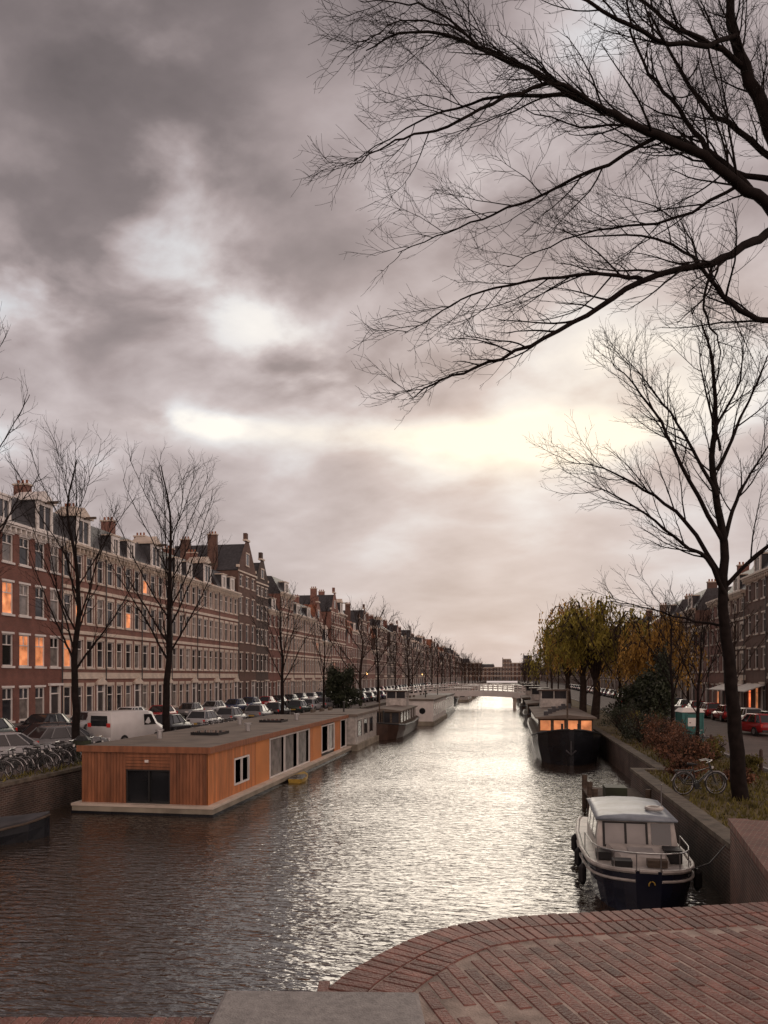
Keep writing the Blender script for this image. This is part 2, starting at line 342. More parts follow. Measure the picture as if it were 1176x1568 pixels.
while y<600:
    lod=1 if y>150 else 0; wd=R.choice([6.2,6.8,7.4]); far=y>205
    wl=R.choice(['brick_pink','brick_brown','brick_brown','brick_red']) if not far else R.choice(['brick_dark','brick_brown','brick_dark','brick_red'])
    if 118<y<165: wl='brick_pink'
    st=[3.8,3.8,3.6,3.4]
    if R.random()<.35: st=st+[3.0]
    if R.random()<.15: st=[3.8,3.6,3.4]
    rf=R.choice(['mansard','mansard','gable','pitch']); 
    put_left(house(wd,st,3 if lod else 4,wl,'cream',118<y<165 or R.random()<.3,roof=rf,lod=lod,sunset_p=.015,dormers=[(wd/2,1.8,R.random()<.5)] if rf=='mansard' else [],slope='slate' if R.random()<.75 else 'tile_orange'),y)
    y+=wd
y=58
while y<600:
    lod=1 if y>120 else 0; wd=R.choice([6.4,7.,7.6]); st=[3.9,3.6,3.5,3.3]
    if y>84: st=[3.7,3.4,3.2]
    if y>84 and R.random()<.3: st=st+[2.8]
    rf=R.choice(['mansard','mansard','flat','pitch']) if y>84 else 'mansard'
    t=house(wd,st,3,R.choice(['brick_brown','brick_tan','brick_red','brick_brown']),'cream',R.random()<.4,roof=rf,lod=lod,sunset_p=.02,shop=75<y<92,dormers=[(wd/2,1.8,False)] if rf=='mansard' else [])
    if 75<y<92:
        t.p('awning','white').loft([[(0.4,0,3.3),(0.4,0,3.2),(0.4,-2,2.5),(0.4,-2,2.6)],[(wd-.4,0,3.3),(wd-.4,0,3.2),(wd-.4,-2,2.5),(wd-.4,-2,2.6)]])
    put_right(t,y,wd); y+=wd
x=-60
while x<40:
    wd=R.choice([7,8,10]); house(wd,[4,3.6,3.6,3.4][:R.choice([2,3,4])]+([3.2] if R.random()<.3 else []),3,R.choice(['brick_brown','brick_tan','brick_dark']),'cream',True,roof=R.choice(['mansard','flat','pitch']),lod=1).place((x,622,Z0),0); x+=wd
# ------------------------------------------------------------ trees
def rv(rng): 
    return Vector((rng.uniform(-1,1),rng.uniform(-1,1),rng.uniform(-1,1)))
def along(pts,radii,t):
    n=len(pts)-1; f=min(max(t,0),.9999)*n; i=int(f); u=f-i
    return pts[i].lerp(pts[i+1],u),(pts[i+1]-pts[i]).normalized(),radii[i]*(1-u)+radii[i+1]*u
def plen(pts): return sum((pts[i+1]-pts[i]).length for i in range(len(pts)-1))
def kids(Pt,pts,radii,cfg,lvl,rng,t0=.15,outward=None):
    if lvl>=len(cfg): return
    c=cfg[lvl]; Lp=plen(pts); t=t0+rng.random()*.05
    while t<.99:
        o,d,r=along(pts,radii,t)
        ax=d.cross(rv(rng)); 
        if ax.length<1e-3: ax=Vector((1,0,0))
        ax.normalize()
        nd=Matrix.Rotation(math.radians(rng.uniform(*c['ang'])),3,ax)@d
        L=rng.uniform(*c['len'])*(1-c.get('tap',.45)*t)
        rr=max(min(r*.55,c.get('rmax',9)*(.6+.4*L/c['len'][1])),c['rmin'])
        if nd.z>-.55 or rng.random()<.4: grow(Pt,o,nd,L,rr,cfg,lvl,rng,d)
        t+=c['sp']*rng.uniform(.6,1.4)/Lp
def grow(Pt,o,d,L,r,cfg,lvl,rng,pd):
    c=cfg[lvl]; n=c['n']; pts=[o]; rad=[r]
    for i in range(n):
        d=(d+rv(rng)*c['wob']+Vector((0,0,c['up']))+pd*c.get('fol',.0)).normalized()
        pts.append(pts[-1]+d*(L/n)); rad.append(max(r*(1-.72*(i+1)/n),cfg[-1]['rmin']*.7))
    Pt.tube(pts,rad,c['s'],False)
    kids(Pt,pts,rad,cfg,lvl+1,rng,.22)
def smooth_line(pts,k=4,rng=None,j=0):
    out=[];n=len(pts)
    for i in range(n-1):
        p0=pts[max(i-1,0)];p1=pts[i];p2=pts[i+1];p3=pts[min(i+2,n-1)]
        for q in range(k):
            t=q/k; v=.5*((2*p1)+(p2-p0)*t+(2*p0-5*p1+4*p2-p3)*t*t+(3*p1-p0-3*p2+p3)*t**3)
            if rng and i+q: v=v+rv(rng)*j
            out.append(v)
    out.append(pts[-1]); return out
def limb(Pt,pts,r0,r1,cfg,rng,t0=.1,sides=8,j=.03):
    pts=smooth_line([Vector(q) for q in pts],4,rng,j); n=len(pts)-1
    rad=[r0+(r1-r0)*(i/n)**.8 for i in range(n+1)]
    Pt.tube(pts,rad,sides,False); kids(Pt,pts,rad,cfg,0,rng,t0)
# large elm by the bridge whose limbs hang over the water (tree-local metres: x lateral, y depth, z height)
rng=random.Random(5)
t=Thing('bare_elm_tree'); Q=t.p('branches','bark',True)
U=1.217
def e(a,b,dy=0): return ((a-12.9)*U,dy,2.9+(10.35-b)*U)
cfgN=[dict(n=7,wob=.16,up=.03,ang=(25,60),len=(1.0,2.5),sp=.26,rmin=.009,rmax=.026,s=4,fol=.10,tap=.62),
      dict(n=5,wob=.2,up=.02,ang=(25,60),len=(.45,1.15),sp=.135,rmin=.0052,rmax=.0095,s=3,fol=.07),
      dict(n=3,wob=.24,up=.02,ang=(25,60),len=(.18,.55),sp=.115,rmin=.0038,rmax=.0048,s=3,fol=.05)]
limb(Q,[(0,0,-.5),(-.05,0,2),(-.1,0,5.5),(-.3,0,9),(-.75,.1,11.6),e(11.9,1.6,.2),e(11.5,.6,.3),e(11.3,-.5,.4),e(11.2,-2.5,.6)],.30,.05,cfgN,rng,.55,12)
LM=[([(12.45,3.9,.05),(11.8,3.05,-.1),(11.2,2.75,-.3),(10.6,2.45,-.5),(9.9,2.2,-.6),(9.2,1.95,-.7),(8.6,1.6,-.6),(8.0,1.15,-.5),(7.3,.7,-.3),(6.7,.42,-.2),(6.1,.3,0),(5.6,.4,.2)],.115,.010),
([(9.2,1.95,-.7),(8.4,1.72,-1),(7.6,2.0,-1.2),(6.9,2.4,-1.3),(6.3,2.6,-1.3),(5.8,2.75,-1.2),(5.4,2.95,-1.1)],.045,.007),
([(8.6,1.6,-.6),(7.8,1.42,-.3),(7.,1.35,.1),(6.2,1.5,.4),(5.4,1.9,.6)],.038,.007),
([(12.45,2.9,0),(11.75,3.4,-.2),(11.2,3.75,-.5),(10.65,4.1,-.7),(9.6,4.4,-.8),(8.8,4.9,-.8),(8.0,5.3,-.7),(7.2,5.6,-.6),(6.6,5.8,-.5),(6.25,5.98,-.4)],.10,.008),
([(9.6,4.38,-.8),(9.2,4.18,-.5),(8.3,4.12,-.2),(7.4,4.18,.1),(6.8,4.45,.2),(6.2,4.75,.3)],.042,.007),
([(12.6,4.4,.1),(11.8,4.65,.1),(11.2,4.42,.0),(10.75,4.15,-.3),(10.4,3.7,-.2),(9.6,3.3,.1),(8.9,3.25,.3)],.07,.009),
([(11.8,3.05,-.1),(11.3,2.3,.2),(10.9,1.6,.5),(10.6,1.0,.7),(10.2,.3,.9),(9.9,-.5,1)],.07,.02),
([(12.1,2.4,.2),(11.4,2.1,.5),(10.8,1.4,.9),(10.0,.9,1.3),(9.2,.8,1.5),(8.3,.45,1.6)],.06,.009),
([(11.5,.6,.3),(10.9,.45,0),(10.1,.3,-.3),(9.3,-.1,-.5),(8.4,-.5,-.6)],.06,.012),
([(11.4,.1,.3),(10.5,.75,-.4),(9.6,.9,-.9),(8.8,.62,-1.1),(8.0,.3,-1.2),(7.4,0.05,-1.2),(6.8,-.2,-1.2)],.052,.008),
([(11.2,2.75,-.3),(10.4,3.0,.2),(9.5,2.95,.6),(8.6,3.1,.9),(7.9,3.4,1)],.035,.007),
([(9.9,2.2,-.6),(9.0,2.5,-.2),(8.2,2.75,.1),(7.4,2.95,.3),(6.7,3.15,.5),(6.1,3.35,.6)],.038,.007),
([(10.65,4.1,-.7),(10.6,4.7,-.5),(10.9,5.1,-.3),(10.9,5.6,-.2)],.03,.008),
([(8.0,1.15,-.5),(7.4,1.15,-.9),(6.8,.95,-1.1),(6.1,.95,-1.2),(5.6,1.25,-1.2)],.028,.006),
([(12.1,2.2,.2),(11.5,1.4,.6),(11.1,.7,1.),(10.8,0,1.2),(10.3,-1,1.3)],.065,.02),
([(7.3,.7,-.3),(6.7,.1,-.2),(6.1,-.2,0),(5.5,-.3,.1)],.026,.006),
([(12.0,1.9,.2),(12.6,1.2,-.3),(13.3,.4,-.6),(14.2,-.5,-.9)],.12,.03),([(12.6,4.2,0),(13.4,3.0,.4),(14.4,2.2,.8),(15.4,1.9,1.)],.13,.03)]
for pl,r0,r1 in LM: limb(Q,[e(*q) for q in pl],r0,r1,cfgN,rng,.12 if pl[0][0]>11 else .06)
t.place((6.12,15.2,2.3),YAW)
t=Thing('bare_quay_tree'); Q=t.p('branches','bark',True); U2=2.157
def e2(a,b,dy=0): return ((a-11.35)*U2,dy,(12.25-b)*U2)
cfgR=[dict(n=6,wob=.14,up=.06,ang=(22,48),len=(1.3,2.9),sp=.36,rmin=.014,rmax=.032,s=4,fol=.06),
      dict(n=4,wob=.18,up=.05,ang=(25,55),len=(.6,1.4),sp=.2,rmin=.0075,rmax=.011,s=3,fol=.06),
      dict(n=3,wob=.22,up=.03,ang=(25,55),len=(.25,.7),sp=.19,rmin=.0052,rmax=.0065,s=3)]
limb(Q,[e2(11.35,12.3),e2(11.3,11.5),e2(11.2,10.3),e2(11.1,9.3),e2(11.1,8.3),e2(10.97,7.2,.2),e2(11.02,6.3,.2),e2(10.92,5.5,0),e2(10.75,4.9,0)],.28,.02,cfgR,rng,.5,10)
for pl,r0 in [([(11.15,9.2,0),(10.75,8.6,-.5),(10.3,8.4,-.9),(9.7,8.0,-1.2),(9.2,7.7,-1.3),(8.9,7.62,-1.4)],.085),([(11.1,8.9,0),(10.6,7.95,.4),(10.0,7.4,.8),(9.4,7.05,1),(8.95,6.95,1.1)],.085),
 ([(11.1,8.3,0),(10.5,7.4,-.4),(10.0,6.6,-.8),(9.6,6.1,-1),(9.25,5.8,-1.1)],.085),([(11,7.6,0),(10.6,6.6,.5),(10.2,5.9,.8),(9.85,5.4,1)],.07),([(11.1,8.3,0),(11.4,7.6,.5),(11.8,7.0,.8),(12.3,6.2,1)],.09),
 ([(11.0,7.2,0),(11.4,6.2,-.4),(11.7,5.4,-.7)],.07),([(10.95,6.6,0),(11.4,5.8,.3),(11.5,5.1,.5)],.06),([(11.2,9.6,0),(10.6,9.45,.6),(10.0,9.25,1),(9.5,9.15,1.2)],.05),([(11.1,9.0,0),(11.6,8.4,-.8),(12.2,8.0,-1.4)],.09),([(11.05,6.9,0),(10.7,6.1,-.6),(10.55,5.4,-.8)],.05)]:
    limb(Q,[e2(*q) for q in pl],r0,.011,cfgR,rng,.2)
t.place((7.5,26.4,Z0),YAW)
def street_tree(seed,H,r,spread,first=.3,rm=.013,mat='bark',nl=11,bushy=1.,hor=.5):
    rg=random.Random(seed); t=Thing('bare_street_tree'); Q=t.p('branches',mat,True)
    pts=smooth_line([Vector((rg.uniform(-.15,.15)*i*.5,rg.uniform(-.15,.15)*i*.5,H*.93*i/6)) for i in range(7)],3,rg,.03); n=len(pts)-1
    rad=[r*(1-.93*(i/n)**.85)+rm for i in range(n+1)]; Q.tube(pts,rad,8,False)
    cfg=[dict(n=5,wob=.11,up=.13,ang=(20,42),len=(spread*.3,spread*.6),sp=.6/bushy,rmin=rm*1.5,rmax=r*.15,s=4),
         dict(n=4,wob=.15,up=.08,ang=(22,46),len=(.6,1.5),sp=.36/bushy,rmin=rm,rmax=rm*1.35,s=3),
         dict(n=3,wob=.2,up=.05,ang=(22,50),len=(.35,.9),sp=.28/bushy,rmin=rm*.62,rmax=rm*.85,s=3)]
    kids(Q,pts,rad,cfg,1,rg,.6)
    for i in range(nl):
        f=first+(.86-first)*(i/(nl-1))**1.1; o,d,rr=along(pts,rad,f); az=i*2.4+rg.uniform(-.4,.4)
        L=(H*(1-f)*.8+1.2)*rg.uniform(.8,1.08); L=min(L,spread*1.9)
        d=Vector((math.cos(az)*hor,math.sin(az)*hor,.8)).normalized(); q=[o]; 
        for k in range(6):
            d=(d+Vector((math.cos(az)*.03,math.sin(az)*.03,.10))+rv(rg)*.1).normalized(); q.append(q[-1]+d*L/6)
        limb(Q,q,rr*.42,rm*1.2,cfg,rg,.15,6,.02)
    return t
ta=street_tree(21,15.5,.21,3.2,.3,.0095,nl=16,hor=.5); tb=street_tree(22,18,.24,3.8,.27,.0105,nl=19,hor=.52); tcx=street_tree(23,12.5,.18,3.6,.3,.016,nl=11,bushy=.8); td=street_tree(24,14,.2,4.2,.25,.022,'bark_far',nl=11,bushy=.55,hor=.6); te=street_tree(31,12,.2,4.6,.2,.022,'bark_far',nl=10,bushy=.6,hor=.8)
ta.place((-20.6,33.2,Z0),.5); tb.place((-20.2,42.2,Z0),2.,1.0); tb.place((-21.9,26.0,Z0),4.1,1.02)
tcx.place((-20.2,65,Z0),1,.96); tcx.place((-20.2,80.5,Z0),2.6,(.7,.7,1.0)); te.place((-20.2,101,Z0),4,1.2); tcx.place((-20.4,116,Z0),.2,1.15)
yy=134
while yy<560:
    R.choice([td,te,te]).place((-20.3+R.uniform(-1.,.6),yy,Z0),R.uniform(0,6),R.uniform(.7,1.3)); yy+=R.uniform(10,30)
yy=66
while yy<560:
    R.choice([td,te]).place((9.6+R.uniform(-1.2,1),yy,Z0),R.uniform(0,6),R.uniform(.75,1.05)); yy+=R.uniform(11,26)
tcx.place((9.4,40,Z0),3,.62); tcx.place((10,49,Z0),5,.75); td.place((19.6,70,Z0),1,.8); td.place((19.6,88,Z0),2,.85)
def leaves(Pt,c,rad,n,size,rg,clumps=26):
    cl=[]
    for i in range(clumps):
        v=rv(rg).normalized()*rg.uniform(.35,.95); cl.append((Vector((c[0]+v.x*rad[0],c[1]+v.y*rad[1],c[2]+v.z*rad[2])),rg.uniform(.18,.38)))
    for i in range(n):
        q,s=rg.choice(cl)
        o=q+Vector((rg.gauss(0,.5)*rad[0]*s,rg.gauss(0,.5)*rad[1]*s,rg.gauss(0,.5)*rad[2]*s))
        if o.z<.02: continue
        a=rv(rg).normalized()*size*rg.uniform(.6,1.3); b=a.cross(rv(rg)).normalized()*size*.6
        Pt.quad(tuple(o-a-b),tuple(o+a-b*.4),tuple(o+a+b*.4),tuple(o-a+b))
def willow(seed,H,rad,mat,n):
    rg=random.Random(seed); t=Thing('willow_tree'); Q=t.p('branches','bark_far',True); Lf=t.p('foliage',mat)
    Q.tube([(0,0,0),(.2,0,H*.2),(.1,.1,H*.4)],[.4,.32,.25],8)
    for i in range(36):
        az=i*2.4; L=rad*rg.uniform(.35,1.); z=H*rg.uniform(.6,.98)*(1-.14*(L/rad)**2)
        top=Vector((math.cos(az)*L*.6,math.sin(az)*L*.6,z)); pts=smooth_line([Vector((.1,.1,H*.28)),Vector((math.cos(az)*L*.25,math.sin(az)*L*.25,H*.55)),top,Vector((math.cos(az)*L,math.sin(az)*L,z*.86))],3,rg,.1)
        Q.tube(pts,[.12*(1-k/len(pts))+.02 for k in range(len(pts))],4,False)
        for k in range(n):
            f=rg.uniform(.35,1); o,_,_=along(pts,[0]*len(pts),f); o=o+rv(rg)*.8; l=rg.uniform(.4,3.4)*(.4+f*.6)
            d=Vector((rg.uniform(-.35,.35),rg.uniform(-.35,.35),-.9)); m=int(l/.25)
            if k%4==0: Q.tube([o,o+d*l],[.012,.008],3,False)
            if k%7==0:
                Q.tube([o,o+Vector((rg.uniform(-.6,.6),rg.uniform(-.6,.6),rg.uniform(.5,1.3)))],[.014,.008],3,False)
            for s in range(m):
                c=o+d*(s*.25)+rv(rg)*.14
                if c.z<.6: break
                a=Vector((rg.uniform(-.09,.09),rg.uniform(-.09,.09),-.13)); b=rv(rg).normalized()*.085
                Lf.quad(tuple(c-a-b),tuple(c-a+b),tuple(c+a+b*.4),tuple(c+a-b*.4))
    return t
w1=willow(3,11.6,5.6,'leaf_olive',34); w2=willow(4,12,5.2,'leaf_gold',28)
w1.place((8.0,74,Z0),0,(1.08,1.08,1.03)); w2.place((8.2,88,Z0),1.,1.12); w1.place((8.0,106,Z0),2,1.05); w2.place((11.5,64,Z0),3,.8)
def bush(name,loc,rad,mat,n,size,seed,twigs=14):
    rg=random.Random(seed); t=Thing(name); Q=t.p('stems','bark_far'); Lf=t.p('foliage',mat)
    for i in range(twigs):
        az=rg.uniform(0,6.28); e_=Vector((math.cos(az)*rad[0]*rg.uniform(.3,1),math.sin(az)*rad[1]*rg.uniform(.3,1),rad[2]*rg.uniform(1.,2.1)))
        Q.tube([(0,0,0),tuple(e_*.5+rv(rg)*.15),tuple(e_)],[.04,.025,.008],4,False)
    leaves(Lf,(0,0,rad[2]),rad,n,size,rg); t.place(loc)
bush('evergreen_tree',(-20.6,92,Z0),(2.3,2.3,2.9),'leaf_dark',7000,.14,1)
bush('evergreen_tree',(10.5,57,Z0),(1.6,1.6,3.0),'leaf_dark',7000,.11,2)
bush('evergreen_tree',(10,63,Z0),(1.9,1.9,2.0),'leaf_dark',5000,.12,12)
for i,(x,y,s,m) in enumerate([(6.8,31.,.7,'leaf_brown'),(7.7,35.5,1.2,'leaf_brown'),(7.6,39,1.1,'leaf_brown'),(8.3,43.5,1.3,'leaf_brown'),(7.9,48,1.4,'leaf_dark'),(8.8,51,1.3,'grass'),(7.9,55,1.5,'leaf_dark'),(9.4,38,.8,'grass'),(9.8,33.5,.6,'grass'),(8.4,30.,.5,'leaf_brown')]):
    bush('shrub',(x,y,Z0),(s*1.1,s*1.3,s*.75),m,2600,.05,30+i,26)
t=Thing('grass_tufts'); Q=t.p('blades','grass'); rg=random.Random(9)
for i in range(8000):
    if i%4: x=rg.uniform(5.75,10.6); y=20+abs(rg.gauss(0,16))
    else: x=rg.uniform(-19.5,-18.7); y=rg.uniform(15,70)
    if y>110 or (y>YJ-.5 and 0<x<6.8): continue
    h=rg.uniform(.05,.2)*(1.5 if rg.random()<.1 else 1); a=rg.uniform(0,6.28); dx=math.cos(a)*.03; dy=math.sin(a)*.03; lx=rg.uniform(-.08,.08); ly=rg.uniform(-.08,.08)
    z=Z0+(0.1 if x<0 else 0)
    Q.quad((x-dx,y-dy,z),(x+dx,y+dy,z),(x+dx*.2+lx,y+dy*.2+ly,z+h),(x-dx*.2+lx,y-dy*.2+ly,z+h))
t.place()
# ------------------------------------------------------------ cars
def car(col,kind='hatch'):
    t=Thing('white_van' if kind=='van' else 'parked_car',True); Bd=t.p('body',col,True); Gl=t.p('windows','car_glass'); 
    if kind=='van':
        st=[(-2.25,.86,.32,1.9),(-2.2,.9,.28,1.93),(.6,.92,.26,1.93),(1.0,.9,.26,1.86),(1.45,.88,.28,1.25),(2.1,.82,.3,.98),(2.3,.7,.36,.8)]
    else:
        st=[(-2.1,.70,.42,.82),(-2.02,.80,.3,.93),(-1.5,.86,.24,.97),(0,.88,.22,.94),(1.0,.87,.24,.91),(1.7,.82,.28,.80),(2.02,.74,.34,.68),(2.1,.6,.42,.58)]
    secs=[]
    for x,h,a,b in st:
        k=.14; tw=.86 if kind!='van' else .9
        secs.append([(x,-h+k*.6,a),(x,-h,a+k),(x,-h,a+(b-a)*.6),(x,-h*tw-.03,b-.05),(x,-h*tw+.1,b),(x,h*tw-.1,b),(x,h*tw+.03,b-.05),(x,h,a+(b-a)*.6),(x,h,a+k),(x,h-k*.6,a)])
    Bd.loft(secs)
    if kind=='van':
        for s in (-1,1): Gl.poly([(.25,s*.93,1.1),(1.25,s*.915,1.1),(.9,s*.87,1.7),(.25,s*.9,1.72)])
        Gl.quad((-2.262,-.62,1.15),(-2.262,.62,1.15),(-2.255,.58,1.72),(-2.255,-.58,1.72)); Gl.quad((1.06,-.7,1.78),(1.06,.7,1.78),(1.46,.74,1.29),(1.46,-.74,1.29))
        zb=1.2
    else:
        zr=1.46; lo=[(-1.85,.72),(-1.3,.8),(.6,.8),(1.05,.7)]; hi=[(-1.35,.54),(-1.0,.6),(.1,.6),(.35,.55)]
        def ring(l,z): return [(x,-h,z) for x,h in l]+[(x,h,z) for x,h in l[::-1]]
        Gl.loft([ring(lo,.92),ring(hi,zr-.05)],False)
        t.p('roof',col,True).loft([ring(hi,zr-.06),ring([(x*.97,h*.93) for x,h in hi],zr),ring([(x*.6,h*.5) for x,h in hi],zr+.02)])
        for s in (-1,1):
            for a,b in zip(lo,hi): t.p('pillars',col).tube([(a[0],s*a[1],.92),(b[0],s*b[1],zr-.04)],.035,4)
            t.p('pillars',col).tube([(-.25,s*.805,.92),(-.4,s*.605,zr-.04)],.03,4)
            t.p('mirrors',col).box(.75,.9,s*.9-.08,s*.9+.08,.92,1.05)
        zb=.72
    for s in (-1,1):
        for x in (-1.3,1.32):
            t.p('tyres','black').cyl((x,s*.70,.32),(x,s*.915,.32),.32,16); t.p('hubs','steel').cyl((x,s*.9,.32),(x,s*.925,.32),.19,10)
        xr=-2.28 if kind=='van' else -2.07
        t.p('tail_lights','red').box(xr,xr+.12,s*.68-.12,s*.68+.12,zb-.1,zb+.12)
        xf=2.15 if kind=='van' else 1.93
        t.p('headlights','headlight').box(xf,xf+.12,s*.6-.15,s*.6+.15,.6,.74)
    xr=-2.3 if kind=='van' else -2.12
    t.p('plate','yellow').box(xr,xr+.05,-.26,.26,.5,.61); t.p('bumpers','black').box(xr+.0,xr+.2,-.72,.72,.32,.45); t.p('bumpers','black').box(2.,2.16,-.6,.6,.3,.42)
    return t
cars={c:car(c) for c in ('c_black','c_grey','c_silver','c_red','c_blue','c_white','c_dkgreen')}
van=car('c_white','van')
van.place((-22.6,42.,Z0+.01),HP-.25,1.05)
cs=list(cars.values()); rg=random.Random(4)
for i,(x,y,r,c) in enumerate([(-23,36.3,HP-.5,'c_grey'),(-25.2,39.,HP-.5,'c_black'),(-22.9,31.5,HP-.6,'c_silver'),(-23,48.6,HP,'c_black'),(-23,54.5,HP,'c_silver'),(-23,60,HP,'c_grey')]): cars[c].place((x,y,Z0+.01),r)
y=66
while y<330:
    rg.choice(cs).place((-22.6+rg.uniform(-.2,.2),y,Z0+.01),HP+rg.uniform(-.04,.04)); y+=rg.uniform(5,6.8)
y=40
while y<300:
    rg.choice(cs).place((-30.9,y,Z0+.01),-HP+rg.uniform(-.03,.03),rg.choice([1,1,1.05])); y+=rg.uniform(4.9,6.5)
y=66
while y<260:
    rg.choice(cs).place((19.4,y,Z0+.01),HP+rg.uniform(-.03,.03)); y+=rg.uniform(5,7)
cars['c_red'].place((17.,56,Z0+.01),HP+.2); cars['c_black'].place((19.3,60.5,Z0+.01),HP); cars['c_grey'].place((12.4,62,Z0+.01),HP); cars['c_black'].place((12.3,68,Z0+.01),HP); cars['c_silver'].place((12.3,75,Z0+.01),HP)
van.place((12.4,84,Z0+.01),HP,1.1)
# bicycles
def bike():
    t=Thing('bicycle',True); Tr=t.p('tyres','black'); Fr=t.p('frame','iron'); S=t.p('spokes','steel')
    for cx in (-.53,.53):
        Tr.tube([(cx+.34*math.cos(a*math.pi/10),0,.35+.34*math.sin(a*math.pi/10)) for a in range(21)],.021,5,False)
        S.tube([(cx+.315*math.cos(a*math.pi/10),0,.35+.315*math.sin(a*math.pi/10)) for a in range(21)],.011,4,False)
        for a in range(12): S.tube([(cx,0,.35),(cx+.31*math.cos(a*math.pi/6),0,.35+.31*math.sin(a*math.pi/6))],.003,3,False)
        S.tube([(cx+.385*math.cos(a),0,.35+.385*math.sin(a)) for a in [.3,.8,1.3,1.8,2.3,2.9]],.018,4)
    for a,b in [((-.53,0,.35),(-.1,0,.3)),((-.53,0,.35),(-.2,0,.8)),((-.1,0,.3),(-.24,0,.92)),((-.1,0,.3),(.36,0,.75)),((-.2,0,.7),(.34,0,.85)),((.53,0,.35),(.3,0,1.05)),((-.85,0,.76),(-.25,0,.76)),((-.8,0,.75),(-.53,0,.35))]: Fr.tube([a,b],.018,6)
    S.tube([(.14,-.3,1.05),(.3,-.2,1.1),(.32,0,1.08),(.3,.2,1.1),(.14,.3,1.05)],.014,5)
    t.p('saddle','black',True).loft([[(-.38,-.09,.93),(-.38,.09,.93),(-.38,.07,1.0),(-.38,-.07,1.0)],[(-.2,-.06,.93),(-.2,.06,.93),(-.2,.05,.99),(-.2,-.05,.99)],[(-.08,-.02,.94),(-.08,.02,.94),(-.08,.015,.97),(-.08,-.015,.97)]])
    Fr.cyl((-.1,-.05,.3),(-.1,.05,.3),.09,10); t.p('lamp','headlight').box(.38,.44,-.03,.03,.82,.89); Tr.box(-.2,-.0,-.16,-.08,.2,.23); Tr.box(-.2,.0,.08,.16,.36,.39)
    return t
bk=bike()
bk.place((6.45,27.3,Z0+.01),.25,1.1); bk.place((6.6,28.0,Z0+.01),.1)
for i in range(13): bk.place((-19.7-rg.uniform(0,.6),26.3+i*.62,Z0+.02),rg.uniform(-.5,.35),1.05)
for i in range(8): bk.place((-20.,47+i*.9,Z0+.02),rg.uniform(-.3,.3))
for i in range(6): bk.place((10.2,44+i*.8,Z0+.02),rg.uniform(-.3,.3))
def lamp():
    t=Thing('street_lamp'); Q=t.p('post','iron'); Q.tube([(0,0,0),(0,0,.9),(0,0,1.0),(0,0,4.3)],[.1,.09,.055,.04],8); Q.tube([(0,0,4.3),(0,0,4.35)],[.15,.15],8)
    q=t.p('lantern','lamp'); q.tube([(0,0,4.36),(0,0,4.7)],[.09,.14],6); Q.tube([(0,0,4.71),(0,0,4.9),(0,0,5.05)],[.2,.1,.02],6); return t
lp=lamp()
for y in (130,215): lp.place((-24.8,y,Z0))
for y in (118,): lp.place((10.6,y,Z0))
t=Thing('bollard'); t.p('post','hull_brown').tube([(0,0,0),(0,0,.2),(0,0,.22),(0,0,.95),(0,0,1.02)],[.12,.12,.085,.075,.03],8)
for y in range(30,90,4): t.place((-24.2,y,Z0))
for y in range(30,80,4): t.place((10.5,y,Z0))
t=Thing('litter_bin'); t.p('bin','leaf_dark').tube([(0,0,0),(0,0,.1),(0,0,1.1)],[.3,.36,.4],10); t.p('lid','iron').tube([(0,0,1.11),(0,0,1.3)],[.43,.2],10); t.place((-19.7,32.3,Z0))
t=Thing('portable_toilet'); q=t.p('cabin','teal'); q.box(-.6,.6,-.6,.6,.08,2.1)
for s in (-.63,.55): q.box(s,s+.08,-.63,-.55,.0,2.12); q.box(s,s+.08,.55,.63,0,2.12)
t.p('door','teal').box(-.42,.42,-.63,-.602,.15,2.0); t.p('roof','white').loft([[(-.68,-.68,2.13),(.68,-.68,2.13),(.68,.68,2.13),(-.68,.68,2.13)],[(-.5,-.5,2.36),(.5,-.5,2.36),(.5,.5,2.36),(-.5,.5,2.36)]]); t.p('panel','white').box(-.3,.3,-.64,-.631,1.3,1.8); t.p('vent','iron').box(-.3,.3,-.612,-.603,2.02,2.08)
t.place((10.2,45.5,Z0+.01),.1,.95)
# ------------------------------------------------------------ boats
def hull(Pt,Lh,W,prof,keel=-.3):
    secs=[]
    for tt,wf,z in prof:
        h=W/2*wf; y=tt*Lh; k=keel if wf>.3 else keel*.5
        secs.append([(-h,y,z),(-h*.97,y,z*.55),(-h*.86,y,-.02),(-h*.4,y,k),(h*.4,y,k),(h*.86,y,-.02),(h*.97,y,z*.55),(h,y,z)])
    Pt.loft(secs)
def gun(Pt,Lh,W,prof,r,dz=0):
    for s in (-1,1): Pt.tube([(s*W/2*wf,tt*Lh,z+dz) for tt,wf,z in prof],r,6)
t=Thing('motor_cruiser'); pr=[(0,.22,1.0),(.015,.42,.99),(.04,.6,.97),(.08,.75,.94),(.13,.86,.91),(.2,.94,.88),(.4,1,.82),(.7,.98,.78),(.94,.88,.8),(1,.8,.82)]
hull(t.p('hull','hull_blue',False),7.6,2.6,pr)
gun(t.p('rubbing_strake','boat_white'),7.6,2.64,pr,.055); gun(t.p('rubbing_strake','boat_white'),7.6,2.66,pr,.035,-.22)
dk=t.p('deck','boat_white')
for (a,wa,za),(b,wb,zb) in zip(pr[:-1],pr[1:]):
    dk.quad((-1.25*wa,a*7.6,za+.015),(1.25*wa,a*7.6,za+.015),(1.25*wb,b*7.6,zb+.015),(-1.25*wb,b*7.6,zb+.015))
dk.tube([(-.2,.02,1.0),(.2,.02,1.0)],.05,6)
c=t.p('cabin','boat_white')
c.loft([[(-.55,.75,.93),(.55,.75,.93),(.5,.95,1.12),(-.5,.95,1.12)],[(-.85,1.9,.9),(.85,1.9,.9),(.75,1.9,1.22),(-.75,1.9,1.22)]])
